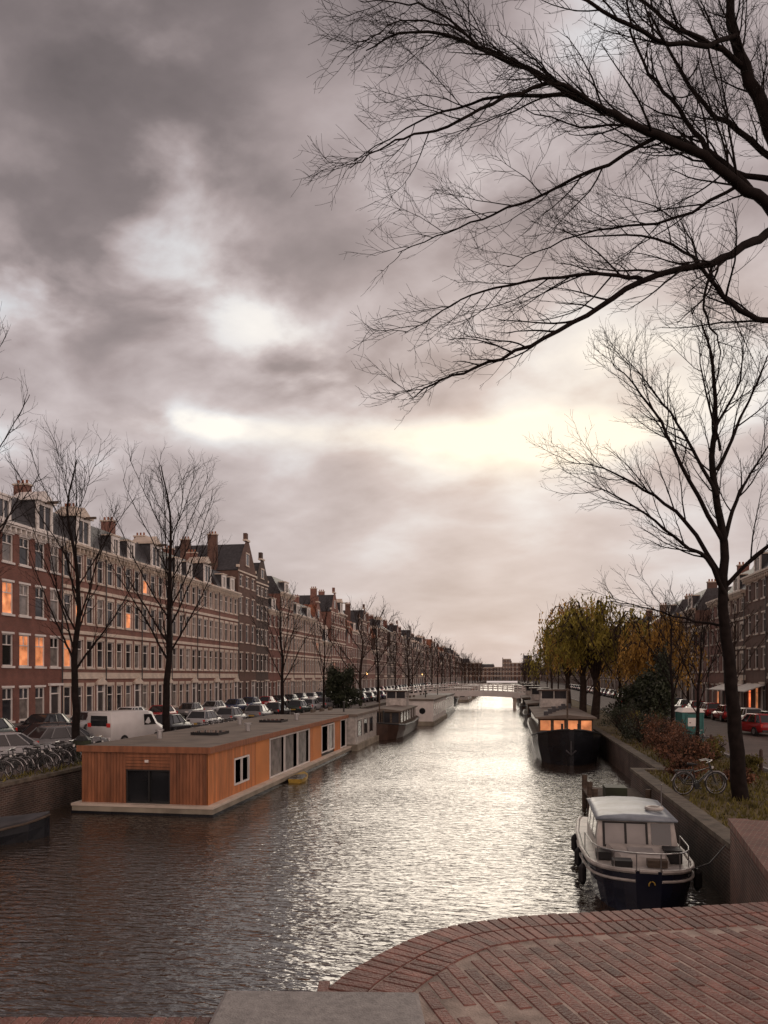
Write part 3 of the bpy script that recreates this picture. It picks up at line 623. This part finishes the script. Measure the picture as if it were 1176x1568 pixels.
c.loft([[(-1.02,1.95,.86),(1.02,1.95,.86),(1.0,5.4,.82),(-1.0,5.4,.82)],[(-1.0,2.0,1.1),(1.0,2.0,1.1),(1.0,5.35,1.1),(-1.0,5.35,1.1)],[(-.93,2.25,1.76),(.93,2.25,1.76),(.92,5.2,1.78),(-.92,5.2,1.78)]])
r_=t.p('cabin_roof','boat_roof',True)
r_.loft([[(-1.0,y,1.76),(-1.02,y,1.8),(-.8,y,1.87+z),(-.3,y,1.92+z),(.3,y,1.92+z),(.8,y,1.87+z),(1.02,y,1.8),(1.,y,1.76)] for y,z in ((2.12,-.03),(2.3,0),(4.,.02),(5.2,0),(5.38,-.03))])
def fr(a,b,x0,x1,off):
    f=lambda z:2.0+(z-1.1)/.66*.25-off
    return [(x0,f(a),a),(x1,f(a),a),(x1,f(b),b),(x0,f(b),b)]
t.p('screens','canvas').poly(fr(1.16,1.68,-.78,-.3,.014)); t.p('screens','canvas').poly(fr(1.16,1.68,-.24,.22,.014))
bl=t.p('window_frames','black')
for x0,x1,a,b in ((-.84,-.78,1.12,1.72),(-.30,-.24,1.12,1.72),(.22,.28,1.12,1.72),(-.78,-.3,1.12,1.16),(-.24,.22,1.12,1.16),(-.78,-.3,1.68,1.72),(-.24,.22,1.68,1.72)): bl.poly(fr(a,b,x0,x1,.02))
t.p('windows','car_glass').poly(fr(1.0,1.7,.36,.84,.016)) 
for s in (-1,1):
    for y0,y1 in ((2.5,3.3),(3.5,4.3),(4.5,5.0)):
        t.p('side_windows','car_glass').quad((s*1.005,y0,1.18),(s*1.005,y1,1.18),(s*.955,y1,1.64),(s*.955,y0,1.64))
st=t.p('rails','steel')
for s in (-1,1):
    pts=[(s*1.22*wf,tt*7.6,z+.42) for tt,wf,z in pr[:7]]; st.tube(pts,.017,6)
    for tt,wf,z in pr[:7:2]: st.tube([(s*1.22*wf,tt*7.6,z),(s*1.22*wf,tt*7.6,z+.42)],.014,5)
    for yy in (1.6,3.4,5.2): t.p('fenders','black').tube([(s*1.36,yy,.75),(s*1.38,yy,.65),(s*1.38,yy,.3),(s*1.36,yy,.2)],[.03,.1,.1,.03],8)
st.tube([(-.27,0.0,1.42),(.27,0,1.42)],.017,6); t.p('locker','wood').box(.05,.5,.5,.74,.98,1.15); t.p('anchor_rope','yellow').tube([(.06+.07*math.cos(a),-.07,.72+.08*math.sin(a)) for a in [k*.7 for k in range(6)]],.014,5)
st.tube([(.75,3.,1.9),(.75,3.,2.6)],.015,5); t.p('life_ring','boat_white').tube([(.55+.2*math.cos(a*.52),2.9+.2*math.sin(a*.52),1.98) for a in range(13)],.05,6)
t.p('bow_hatch','canvas').box(-.3,.3,1.15,1.65,1.16,1.2)
t.p('deck_gear','black').box(-.75,-.3,.45,.8,.96,1.12); t.p('deck_gear','black').box(.55,.95,1.2,1.7,.93,1.25); t.p('deck_gear','wood').box(-1.05,-.7,1.3,1.75,.93,1.12); t.p('mooring_line','tarp').tube([(1.0,.6,.95),(1.5,.9,1.05),(2.0,1.4,1.42)],.016,5)
t.place((3.15,18.0,.0),-.03)
def barge(name,Lh,W,hm,prof,roofm,cab,wheel=True,lit_or_sunset=True):
    t=Thing(name); hull(t.p('hull',hm,False),Lh,W,prof,-.5); gun(t.p('gunwale','iron'),Lh,W,prof,.07)
    y0,y1,h=cab; zb=1.2
    for (a,wa,za),(b,wb,zb_) in zip(prof[:-1],prof[1:]): t.p('deck','wood').quad((-W*.48*wa,a*Lh,za+.02),(W*.48*wa,a*Lh,za+.02),(W*.48*wb,b*Lh,zb_+.02),(-W*.48*wb,b*Lh,zb_+.02))
    z=[q[2] for q in prof][4]
    c=t.p('cabin','wood'); c.box(-W*.4,W*.4,y0,y1,z,z+h); t.p('cabin_roof',roofm).loft([[(-W*.45,y,z+h+.002),(-W*.45,y,z+h+.1),(0,y,z+h+.28),(W*.45,y,z+h+.1),(W*.45,y,z+h+.002)] for y in (y0-.3,y1+.2)])
    n=4
    for i in range(n):
        x=-W*.4+W*.8*(i+.12)/n; x1=x+W*.8/n*.76
        t.p('front_windows','lit_or_sunset' if lit_or_sunset else 'glass').quad((x,y0-.012,z+.3),(x1,y0-.012,z+.3),(x1,y0-.012,z+h-.12),(x,y0-.012,z+h-.12))
    yy=y0+.8
    while yy<y1-1:
        for s in (-1,1): t.p('side_windows','glass').quad((s*(W*.4+.012),yy,z+.3),(s*(W*.4+.012),yy+1,z+.3),(s*(W*.4+.012),yy+1,z+h-.15),(s*(W*.4+.012),yy,z+h-.15)); t.p('window_trim','boat_white').box(min(s*W*.4,s*(W*.4+.03)),max(s*W*.4,s*(W*.4+.03)),yy-.08,yy+1.08,z+h-.15,z+h-.07)
        yy+=1.9
    if wheel:
        a=y1-3.2; q=t.p('wheelhouse','boat_white'); q.box(-W*.25,W*.25,a,a+2.4,z+h+.1,z+h+.95); t.p('wheelhouse_glass','glass').box(-W*.24,W*.24,a+.05,a+2.35,z+h+.951,z+h+1.6); t.p('wheelhouse_roof','hull_brown').box(-W*.3,W*.3,a-.2,a+2.6,z+h+1.602,z+h+1.75)
        for sx in (-1,0,1):
            for sy in (a,a+2.32): q.box(sx*W*.24-.05,sx*W*.24+.05,sy,sy+.08,z+h+.952,z+h+1.6)
    t.p('mast','wood').tube([(0,y0-1.4,z),(0,y0-1.4,z+3.2)],.06,6); t.p('bollards','iron').tube([(-.5,1.2,1.4),(-.5,1.2,2.5)],.08,6); t.p('bollards','iron').tube([(.5,1.2,1.4),(.5,1.2,2.5)],.08,6)
    return t
prb=[(0,.06,2.2),(.015,.3,2.15),(.04,.62,2.0),(.09,.88,1.8),(.18,1,1.5),(.7,1,1.4),(.92,.9,1.5),(1,.55,1.6)]
t=barge('dutch_barge',26,4.5,'hull_dark',prb,'roof_felt',(5,22,1.1))
t.p('anchor','tarp').tube([(-.05,-.03,1.5),(-.05,-.12,.7)],.05,6);t.p('anchor','tarp').tube([(-.35,-.1,.95),(-.05,-.15,.68),(.25,-.1,.95)],.05,6)
for q in range(8): t.p('deck_clutter','wood' if q%2 else 'tarp').box(-1.4+q*.35,-1.1+q*.35,6+q*1.7,6.6+q*1.7,2.75,3.05+.1*(q%3))
t.place((3.75,47.2,0))
prs=[(0,.1,1.5),(.04,.5,1.4),(.12,.85,1.25),(.25,1,1.1),(.6,1,1.0),(.9,.9,1.1),(1,.6,1.2)]
b2=barge('dutch_barge',18,4.,'hull_brown',prs,'roof_felt',(3.5,15,1.3),True,False)
b2.place((-11.3,63,0)); b2.place((3.6,82,0)); b2.place((3.4,105,0)); b2.place((3.4,141,0))
b3=barge('workboat',11,3.2,'hull_dark',prs,'boat_white',(2.5,8.5,.9),False,False); b3.place((-11.5,141,0))
# modern wooden houseboat
t=Thing('wooden_houseboat'); Wd=5.4; Ln=25.3
t.p('float','concrete').box(-.25,Wd+.3,-.3,Ln+.3,-.5,.3); t.p('float_rim','cream').box(-.28,Wd+.33,-.33,Ln+.33,.302,.4); t.p('waterline','hull_dark').box(-.27,Wd+.32,-.32,Ln+.32,-.5,.1)
t.p('core','black').box(.06,Wd-.06,.3,Ln-.06,.4,2.44)
sv=t.p('dark_slats','slat_dk'); so=t.p('slats','slat')
def vs(q,x0,x1,y,z0,z1):
    x=x0
    while x<x1-.02: q.box(x,min(x+.125,x1),y,y+.05,z0,z1); x+=.138
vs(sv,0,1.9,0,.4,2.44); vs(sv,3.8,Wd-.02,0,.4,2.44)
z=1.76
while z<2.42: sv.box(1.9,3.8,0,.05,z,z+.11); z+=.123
t.p('big_window','car_glass').quad((1.95,.2,.45),(3.75,.2,.45),(3.75,.2,1.74),(1.95,.2,1.74)); f=t.p('window_frames','iron'); f.box(1.9,1.97,.05,.22,.4,1.76);f.box(3.73,3.8,.05,.22,.4,1.76);f.box(1.97,3.73,.05,.22,.4,.46);f.box(1.97,3.73,.05,.22,1.7,1.757); f.box(2.83,2.88,.1,.22,.46,1.7)
def vside(q,y0,y1,z0,z1):
    y=y0
    while y<y1-.02: q.box(Wd-.05,Wd,y,min(y+.125,y1),z0,z1); y+=.138
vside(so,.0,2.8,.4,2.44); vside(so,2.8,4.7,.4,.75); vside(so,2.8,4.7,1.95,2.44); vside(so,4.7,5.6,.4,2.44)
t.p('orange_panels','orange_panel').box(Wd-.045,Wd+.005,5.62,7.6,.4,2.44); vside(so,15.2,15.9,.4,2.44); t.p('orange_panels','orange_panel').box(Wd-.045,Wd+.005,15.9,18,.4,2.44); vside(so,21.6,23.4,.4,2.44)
wf=t.p('white_frames','white'); gl=t.p('side_windows','car_glass'); cu=t.p('blinds','curtain')
def win(y0,y1,z0,z1,n):
    gl.quad((Wd-.06,y0,z0),(Wd-.06,y1,z0),(Wd-.06,y1,z1),(Wd-.06,y0,z1))
    wf.box(Wd-.05,Wd+.03,y0,y1,z0,z0+.07); wf.box(Wd-.05,Wd+.03,y0,y1,z1-.07,z1)
    for i in range(n+1):
        y=y0+(y1-y0-.08)*i/n; wf.box(Wd-.05,Wd+.032,y,y+.08,z0+.07,z1-.07)
win(2.82,4.68,.77,1.93,2); win(7.65,15.15,.42,2.4,3); win(18.05,21.55,.6,2.35,2); win(23.45,25.25,.42,2.42,1)
for y0,y1 in ((8,9.8),(10.4,12.),(12.9,14.6),(19.9,21.3)): cu.quad((Wd-.055,y0,.5),(Wd-.055,y1,.5),(Wd-.055,y1,2.3),(Wd-.055,y0,2.3))
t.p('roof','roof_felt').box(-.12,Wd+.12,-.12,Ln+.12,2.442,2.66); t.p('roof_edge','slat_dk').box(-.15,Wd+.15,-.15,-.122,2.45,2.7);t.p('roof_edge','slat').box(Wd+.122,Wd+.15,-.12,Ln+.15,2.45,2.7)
for x,y in ((1.4,4),(3.8,9),(1.5,14),(3.5,19)): t.p('roof_vents','steel').cyl((x,y,2.66),(x,y,3.0),.12,10); t.p('roof_vents','steel').cyl((x,y,3.0),(x,y,3.08),.2,10)
t.p('skylight','car_glass').box(2.,3.4,6,7.4,2.66,2.8); t.p('skylight','car_glass').box(2.,3.4,16,17.4,2.66,2.8)
t.p('wall_lamp','white').box(2.75,2.9,-.06,-.001,2.05,2.15)
t.place((-17.1,28,0))
def hb(name,w,l,h,col,roofm,loc,circ=False,fl='concrete'):
    t=Thing(name); t.p('float',fl).box(-.2,w+.2,-.3,l+.3,-.4,.45); c=t.p('walls',col); c.box(0,w,0,l,.45,h); t.p('roof',roofm).box(-.15,w+.15,-.15,l+.15,h+.002,h+.18)
    G=t.p('windows','car_glass'); F=t.p('frames','white'if col!='boat_white' else 'stone_dark')
    if circ:
        for cx in (w*.3,w*.7): G.poly([(cx+.35*math.cos(a*.524),-.012,1.6+.35*math.sin(a*.524)) for a in range(12)])
    else:
        for cx in (w*.3,w*.72): G.quad((cx-.5,-.012,1.0),(cx+.5,-.012,1.0),(cx+.5,-.012,h-.5),(cx-.5,-.012,h-.5)); F.box(cx-.56,cx+.56,-.03,-.014,h-.5,h-.42)
    y=.8
    while y<l-1.5:
        G.quad((w+.012,y,1.0),(w+.012,y+1.3,1.0),(w+.012,y+1.3,h-.4),(w+.012,y,h-.4)); F.box(w,w+.04,y-.07,y,.95,h-.35);F.box(w,w+.04,y+1.3,y+1.37,.95,h-.35);F.box(w,w+.04,y,y+1.3,h-.4,h-.33); y+=2.4
    t.p('stove_pipe','iron').tube([(w*.6,l*.4,h),(w*.6,l*.4,h+.9)],.07,6); t.p('stove_pipe','iron').tube([(w*.6,l*.4,h+.9),(w*.6,l*.4,h+1)],.13,6)
    for k in range(3): t.p('flower_boxes','wood').box(.3+k*.2,.45+k*.2,l*.2+k*2,l*.2+k*2+1,h+.18,h+.42)
    t.place(loc)
hb('houseboat',4.2,9,2.5,'boat_white','roof_felt',(-15.4,54.2,0)); hb('houseboat',3.9,17,2.75,'white','roof_felt',(-12.3,83,0),True)
hb('houseboat',4.2,16,2.6,'c_grey','stone_dark',(-12.9,103,0),fl='hull_dark'); hb('houseboat',4.4,15,2.7,'boat_white','slate',(-13.1,160,0)); hb('houseboat',4.4,15,2.7,'slat_dk','boat_white',(-13.1,186,0)); hb('houseboat',4.4,15,2.7,'boat_white','slate',(1.2,165,0)); hb('houseboat',4.4,18,2.7,'c_dkgreen','slate',(-13.1,210,0)); hb('houseboat',4.4,18,2.7,'boat_white','slate',(1.2,200,0))
prd=[(0,.7,.5),(.1,.85,.48),(.35,1,.47),(.65,.92,.52),(.85,.6,.62),(.96,.22,.7),(1,.04,.74)]
t=Thing('covered_sloop'); hull(t.p('hull','hull_dark'),5.,1.9,prd,-.2); gun(t.p('gunwale','wood'),5,1.92,prd,.04)
t.p('tarpaulin','tarp',True).loft([[(-.93*wf,tt*5,z+.02),(-.5*wf,tt*5,z+.3*(1-tt)+.1),(0,tt*5,z+.5*(1-tt)+.12),(.5*wf,tt*5,z+.3*(1-tt)+.1),(.93*wf,tt*5,z+.02)] for tt,wf,z in prd]); t.place((-19.2,20.1,0),-.8)
t=Thing('small_dinghy'); hull(t.p('hull','yellow'),2.6,1.1,prd,-.1); t.p('seats','wood').box(-.45,.45,.8,1.,.5,.53); t.p('seats','wood').box(-.4,.4,1.6,1.8,.53,.56); t.p('inside','hull_dark').poly([(-.5,.1,.5),(.5,.1,.5),(.52,1.4,.5),(.2,2.2,.6),(-.2,2.2,.6),(-.52,1.4,.5)]); t.place((-10.9,37.2,-.02),.05,(.8,.9,.45))
t=Thing('timber_jetty'); q=t.p('planks','wood')
for i in range(20): q.box(3.,5.15,28.6+i*.2,28.6+i*.2+.17,.75,.82)
for x,y in ((3.1,28.6),(3.1,30.4),(3.1,32.5),(5,28.7)): t.p('piles','wood').tube([(x,y,-1),(x,y,1.35)],.11,7)
t.p('crate','leaf_dark').box(3.6,4.4,29.6,30.5,.825,1.25); t.place()
# ------------------------------------------------------------ white canal bridge
t=Thing('white_canal_bridge'); Wt=t.p('deck_girders','white')
def zc(x): return 2.25+.75*(1-((x+6.2)/12.5)**2)
xs=[-18.6+i*24.9/16 for i in range(17)]
YB=127
for y0,y1 in ((YB,YB+.3),(YB+5.7,YB+6)):
    Wt.loft([[(x,y0,zc(x)-.9),(x,y1,zc(x)-.9),(x,y1,zc(x)),(x,y0,zc(x))] for x in xs])
t.p('deck','asphalt').loft([[(x,YB+.3,zc(x)-.3),(x,YB+5.7,zc(x)-.3),(x,YB+5.7,zc(x)-.05),(x,YB+.3,zc(x)-.05)] for x in xs])
for y in (YB+.1,YB+5.9):
    for dz in (.4,.75,1.1): t.p('railing','white').tube([(x,y,zc(x)+dz) for x in xs],.05,5)
    for i in range(31):
        x=-18.6+i*24.9/30; t.p('railing','white').box(x-.05,x+.05,y-.05,y+.05,zc(x),zc(x)+1.15)
for x in (-12.5,.8): t.p('piers','cream').box(x-.25,x+.25,YB+.2,YB+5.8,-1,1.7); t.p('pier_caps','cream').box(x-.4,x+.4,YB+.1,YB+5.9,1.7,1.85)
for x in (-18.6,4.9): t.p('abutments','cream').box(x,x+1.4,YB-.2,YB+6.2,-1,1.9)
t.place()
# ------------------------------------------------------------ foreground bridge deck
DZ=3.9
t=Thing('bridge_deck_brick_paving')
curve=[(-9,3.53),(-1.,3.53),(-.58,3.53),(-.42,3.60),(-.33,3.76),(-.22,4.02),(-.05,4.3),(.18,4.6),(.47,4.84),(.88,5.0),(1.33,5.09),(2.,5.2),(2.73,5.33),(4,5.55),(5.5,5.9),(7.5,6.6)]
cv=smooth_line([Vector((a,b,0)) for a,b in curve],6)
pts=[(v.x,v.y) for v in cv]
base=t.p('mortar_bed','mortar')
for (a,b),(c,d) in zip(pts[:-1],pts[1:]): base.quad((a,-4,DZ-.008),(c,-4,DZ-.008),(c,d,DZ-.008),(a,b,DZ-.008))
wl=t.p('parapet_wall','quay_brick')
for (a,b),(c,d) in zip(pts[:-1],pts[1:]): wl.quad((a,b,-1),(c,d,-1),(c,d,DZ-.02),(a,b,DZ-.02))
bk_=t.p('bricks','paver'); rg=random.Random(2)
def brick(cx,cy,ux,uy,l,w_,z,g_=.004,gw=.004):
    l=l/2-g_; w_=w_/2-gw; c=.004; vx,vy=-uy,ux; V=[]
    tx=rg.uniform(-.0015,.0015)
    for s,zz in ((0,z-.03),(0,z-c),(c,z)):
        for a,b in ((-1,-1),(1,-1),(1,1),(-1,1)):
            V.append((cx+ux*a*(l-s)+vx*b*(w_-s),cy+uy*a*(l-s)+vy*b*(w_-s),zz+tx*a))
    n=len(bk_.V); bk_.V+=V
    for k in (0,4):
        for j in range(4): bk_.F.append((n+k+j,n+k+(j+1)%4,n+k+4+(j+1)%4,n+k+4+j))
    bk_.F.append((n+8,n+9,n+10,n+11))
dense=[]
for (a,b),(c,d) in zip(pts[:-1],pts[1:]):
    L_=math.hypot(c-a,d-b); k=max(1,int(L_/.01))
    for i in range(k): dense.append((a+(c-a)*i/k,b+(d-b)*i/k,(c-a)/L_,(d-b)/L_))
acc=0
for i in range(1,len(dense)):
    acc+=math.hypot(dense[i][0]-dense[i-1][0],dense[i][1]-dense[i-1][1])
    if acc>=.07:
        acc=0; x,y,ux,uy=dense[i]
        if -4<x<6 and not (-.7<x<-.36): brick(x+uy*.105,y-ux*.105,uy,-ux,.21,.07,DZ+rg.uniform(-.001,.002),.004,.003); brick(x+uy*.32,y-ux*.32,uy,-ux,.21,.064,DZ+rg.uniform(-.001,.002),.004,.003)
dd=dense[::6]
ang=math.radians(90+15.5); ux,uy=math.cos(ang),math.sin(ang); vx,vy=-uy,ux
for i in range(-90,100):
    for j in range(-12,40):
        s=i*.082; l=j*.212+(.106 if i%2 else 0); x=ux*l+vx*s+1; y=uy*l+vy*s+2.5
        if x<-2.5 or x>5.5 or y<2.4 or y>7: continue
        m=9;inside=False
        for q in dd:
            e_=(q[0]-x)**2+(q[1]-y)**2
            if e_<m: m=e_; inside=((x-q[0])*q[3]-(y-q[1])*q[2])>0
        if inside and m>.45**2: brick(x,y,ux,uy,.212,.082,DZ-.003+rg.uniform(-.002,.002),.003,.0085)
t.place((0,0,0),YAW)
t=Thing('granite_coping_stone'); t.p('s','granite').loft([[(-.79,3.3,3.5),(.19,3.3,3.5),(.17,3.71,3.5),(-.79,3.73,3.5)],[(-.79,3.3,3.93),(.19,3.3,3.93),(.17,3.71,3.93),(-.79,3.73,3.93)],[(-.77,3.32,3.945),(.17,3.32,3.945),(.15,3.69,3.945),(-.77,3.71,3.945)]]); t.place((0,0,0),YAW)
t=Thing('brick_wing_terrace'); ys=[(6,3.86,4.1),(9,3.,4.15),(11.5,2.1,4.2),(14,2.1,4.4),(18.9,2.1,5.1)]
q=t.p('paving','terrace_brick'); wl=t.p('wall','terrace_wall'); cp=t.p('coping','terrace_brick')
for (a,za,xa),(b,zb,xb) in zip(ys[:-1],ys[1:]):
    q.quad((xa+.4,a,za),(30,a,za),(30,b,zb),(xb+.4,b,zb)); wl.quad((xa+.05,a,-1),(xb+.05,b,-1),(xb+.05,b,zb-.12),(xa+.05,a,za-.12))
cp.loft([[(x,y,z-.12),(x,y,z+.03),(x+.45,y,z+.03),(x+.45,y,z-.12)] for y,z,x in ys])
wl.quad((5.15,18.9,-1),(30,18.9,-1),(30,18.9,2.09),(5.15,18.9,2.09)); t.place()
# ------------------------------------------------------------ world sky
wd=bpy.data.worlds.new('World'); scene.world=wd; wd.use_nodes=True; nt_=wd.node_tree; N=nt_.nodes;L=nt_.links
for n in list(N): N.remove(n)
def MA(op,a,b=None,c=None):
    n=N.new('ShaderNodeMath'); n.operation=op
    for i,v in enumerate((a,b,c)):
        if v is None: continue
        if isinstance(v,(int,float)): n.inputs[i].default_value=v
        else: L.new(v,n.inputs[i])
    return n.outputs[0]
EL=math.radians(16.5)
sky=N.new('ShaderNodeTexSky'); sky.sky_type='NISHITA'; sky.sun_disc=False; sky.sun_elevation=EL; sky.sun_rotation=0; sky.air_density=1.2; sky.dust_density=2
tc=N.new('ShaderNodeTexCoord'); se=N.new('ShaderNodeSeparateXYZ'); L.new(tc.outputs['Generated'],se.inputs[0]); X,Y,Z=se.outputs
az=MA('ARCTAN2',X,Y); el=MA('ARCSINE',Z)
zz=MA('ADD',MA('MAXIMUM',Z,0),.33)
co=N.new('ShaderNodeCombineXYZ'); L.new(MA('DIVIDE',X,zz),co.inputs[0]); L.new(MA('DIVIDE',Y,zz),co.inputs[1])
def NO(scale,det,rough,off,dist=0,rot=0,st=(1,1,1)):
    mp=N.new('ShaderNodeMapping'); mp.inputs['Location'].default_value=off; mp.inputs['Rotation'].default_value=(0,0,rot); mp.inputs['Scale'].default_value=st; L.new(co.outputs[0],mp.inputs[0])
    n=N.new('ShaderNodeTexNoise'); n.inputs['Scale'].default_value=scale;n.inputs['Detail'].default_value=det;n.inputs['Roughness'].default_value=rough;n.inputs['Distortion'].default_value=dist
    L.new(mp.outputs[0],n.inputs['Vector']); return n.outputs['Fac']
n1=NO(4.6,6,.5,(5.1,2.7,0),.15,.5,(1,1.25,1)); n2=NO(1.5,2,.5,(7.3,2.2,0),.1)
def gauss(v,c,s): 
    d=MA('DIVIDE',MA('SUBTRACT',v,c),s); return MA('EXPONENT',MA('MULTIPLY',MA('MULTIPLY',d,d),-1))
def g2(a,b,sa,sb,k): return MA('MULTIPLY',MA('MULTIPLY',gauss(az,a,sa),gauss(el,b,sb)),k)
def addl(l):
    o=l[0]
    for q in l[1:]: o=MA('ADD',o,q)
    return o
glow=addl([g2(.02,.29,.15,.038,1.1),g2(-.2,.31,.22,.02,.5),g2(.17,.37,.18,.09,.6)])
halo=g2(.02,.36,.42,.2,1)
breaks=addl([g2(-.5,.675,.09,.06,1.0),g2(-.44,.57,.10,.06,1.),g2(-.5,.5,.14,.045,1.1),g2(-.62,.43,.1,.04,1.1),g2(-.03,.58,.16,.06,.9),g2(.1,.69,.08,.06,.7),g2(-.24,.375,.1,.035,1.),g2(-.42,.315,.08,.02,1.),g2(-.62,.265,.07,.02,.9),g2(-.35,.44,.11,.05,.9)])
nn=MA('MINIMUM',MA('MAXIMUM',MA('MULTIPLY',MA('SUBTRACT',n1,.40),4.5),0),1.2)
br=MA('MULTIPLY',breaks,nn)
hor=gauss(el,0,.2); hi=MA('MAXIMUM',MA('SUBTRACT',el,.3),0)
amp=N.new('ShaderNodeMapRange'); L.new(el,amp.inputs[0]); amp.inputs[1].default_value=.12; amp.inputs[2].default_value=.34; amp.inputs[3].default_value=.4; amp.inputs[4].default_value=1.; amp=amp.outputs[0]
tex=MA('ADD',MA('MULTIPLY',MA('SUBTRACT',n1,.5),.75),MA('MULTIPLY',MA('SUBTRACT',n2,.5),.65))
v=addl([MA('MULTIPLY',tex,amp),MA('MULTIPLY',glow,MA('ADD',.22,MA('MULTIPLY',n1,.5))),MA('MULTIPLY',halo,.1),MA('MULTIPLY',br,.28),MA('MULTIPLY',hor,.06)])
v=MA('ADD',v,.54); v=MA('SUBTRACT',v,MA('MULTIPLY',hi,.5)); v=MA('SUBTRACT',v,MA('MULTIPLY',MA('MAXIMUM',MA('MULTIPLY',az,-1),0),.1))
cr=N.new('ShaderNodeValToRGB'); L.new(v,cr.inputs[0]); E=cr.color_ramp.elements
E[0].position=0;E[0].color=(.115,.096,.096,1);E[1].position=1;E[1].color=(1.0,.98,.95,1)
for ps,c in ((.25,(.23,.19,.19,1)),(.45,(.40,.332,.33,1)),(.62,(.585,.51,.51,1)),(.8,(.78,.765,.78,1))): q=E.new(ps); q.color=c
warm=N.new('ShaderNodeMix'); warm.data_type='RGBA'; L.new(MA('MINIMUM',MA('ADD',glow,MA('MULTIPLY',halo,.15)),1),warm.inputs[0]); warm.inputs[6].default_value=(1,1,1,1); warm.inputs[7].default_value=(1.12,1.0,.84,1)
mm=N.new('ShaderNodeMix'); mm.data_type='RGBA'; mm.blend_type='MULTIPLY'; mm.inputs[0].default_value=1; L.new(cr.outputs[0],mm.inputs[6]); L.new(warm.outputs[2],mm.inputs[7])
back_fill=N.new('ShaderNodeMapRange'); back_fill.interpolation_type='SMOOTHSTEP'; L.new(MA('ADD',MA('MULTIPLY',Y,-1),MA('MULTIPLY',X,.35)),back_fill.inputs[0]); back_fill.inputs[1].default_value=-.55; back_fill.inputs[2].default_value=.7; back_fill.inputs[3].default_value=0; back_fill.inputs[4].default_value=1  # sky behind and right of camera boosted and warmed, added fill for facades
fill_tint=N.new('ShaderNodeMix'); fill_tint.data_type='RGBA'; L.new(back_fill.outputs[0],fill_tint.inputs[0]); fill_tint.inputs[6].default_value=(10,10,10,1); fill_tint.inputs[7].default_value=(29,25.5,22.5,1)
sc=N.new('ShaderNodeVectorMath'); sc.operation='MULTIPLY'; L.new(mm.outputs[2],sc.inputs[0]); L.new(fill_tint.outputs[2],sc.inputs[1])
gap=N.new('ShaderNodeMapRange'); gap.interpolation_type='SMOOTHSTEP'; gap.inputs[1].default_value=.3; gap.inputs[2].default_value=1.2; gap.inputs[3].default_value=.03; gap.inputs[4].default_value=.3; L.new(br,gap.inputs[0])
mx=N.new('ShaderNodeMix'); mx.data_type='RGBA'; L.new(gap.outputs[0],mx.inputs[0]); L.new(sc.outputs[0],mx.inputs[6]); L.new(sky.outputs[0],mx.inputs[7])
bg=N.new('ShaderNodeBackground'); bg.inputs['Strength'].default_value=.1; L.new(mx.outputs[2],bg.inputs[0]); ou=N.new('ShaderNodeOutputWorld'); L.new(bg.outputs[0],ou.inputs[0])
sd=bpy.data.lights.new('sun','SUN'); sd.energy=.6; sd.angle=math.radians(30); sd.color=(1,.88,.72); so_=bpy.data.objects.new('sun',sd); scene.collection.objects.link(so_)
so_.rotation_euler=Vector((0,math.cos(EL),math.sin(EL))).to_track_quat('Z','Y').to_euler()
# ------------------------------------------------------------ camera
cd=bpy.data.cameras.new('camera'); cam=bpy.data.objects.new('camera',cd); scene.collection.objects.link(cam); scene.camera=cam
cd.sensor_fit='VERTICAL'; cd.sensor_height=36; cd.sensor_width=27; cd.lens=1150/1568*36; cd.shift_y=251/1568; cd.clip_end=5000; cd.clip_start=.05
cam.location=(0,0,5.5); cam.rotation_euler=(HP,0,YAW)
scene.view_settings.view_transform='Standard'; scene.view_settings.look='None'; scene.view_settings.exposure=0
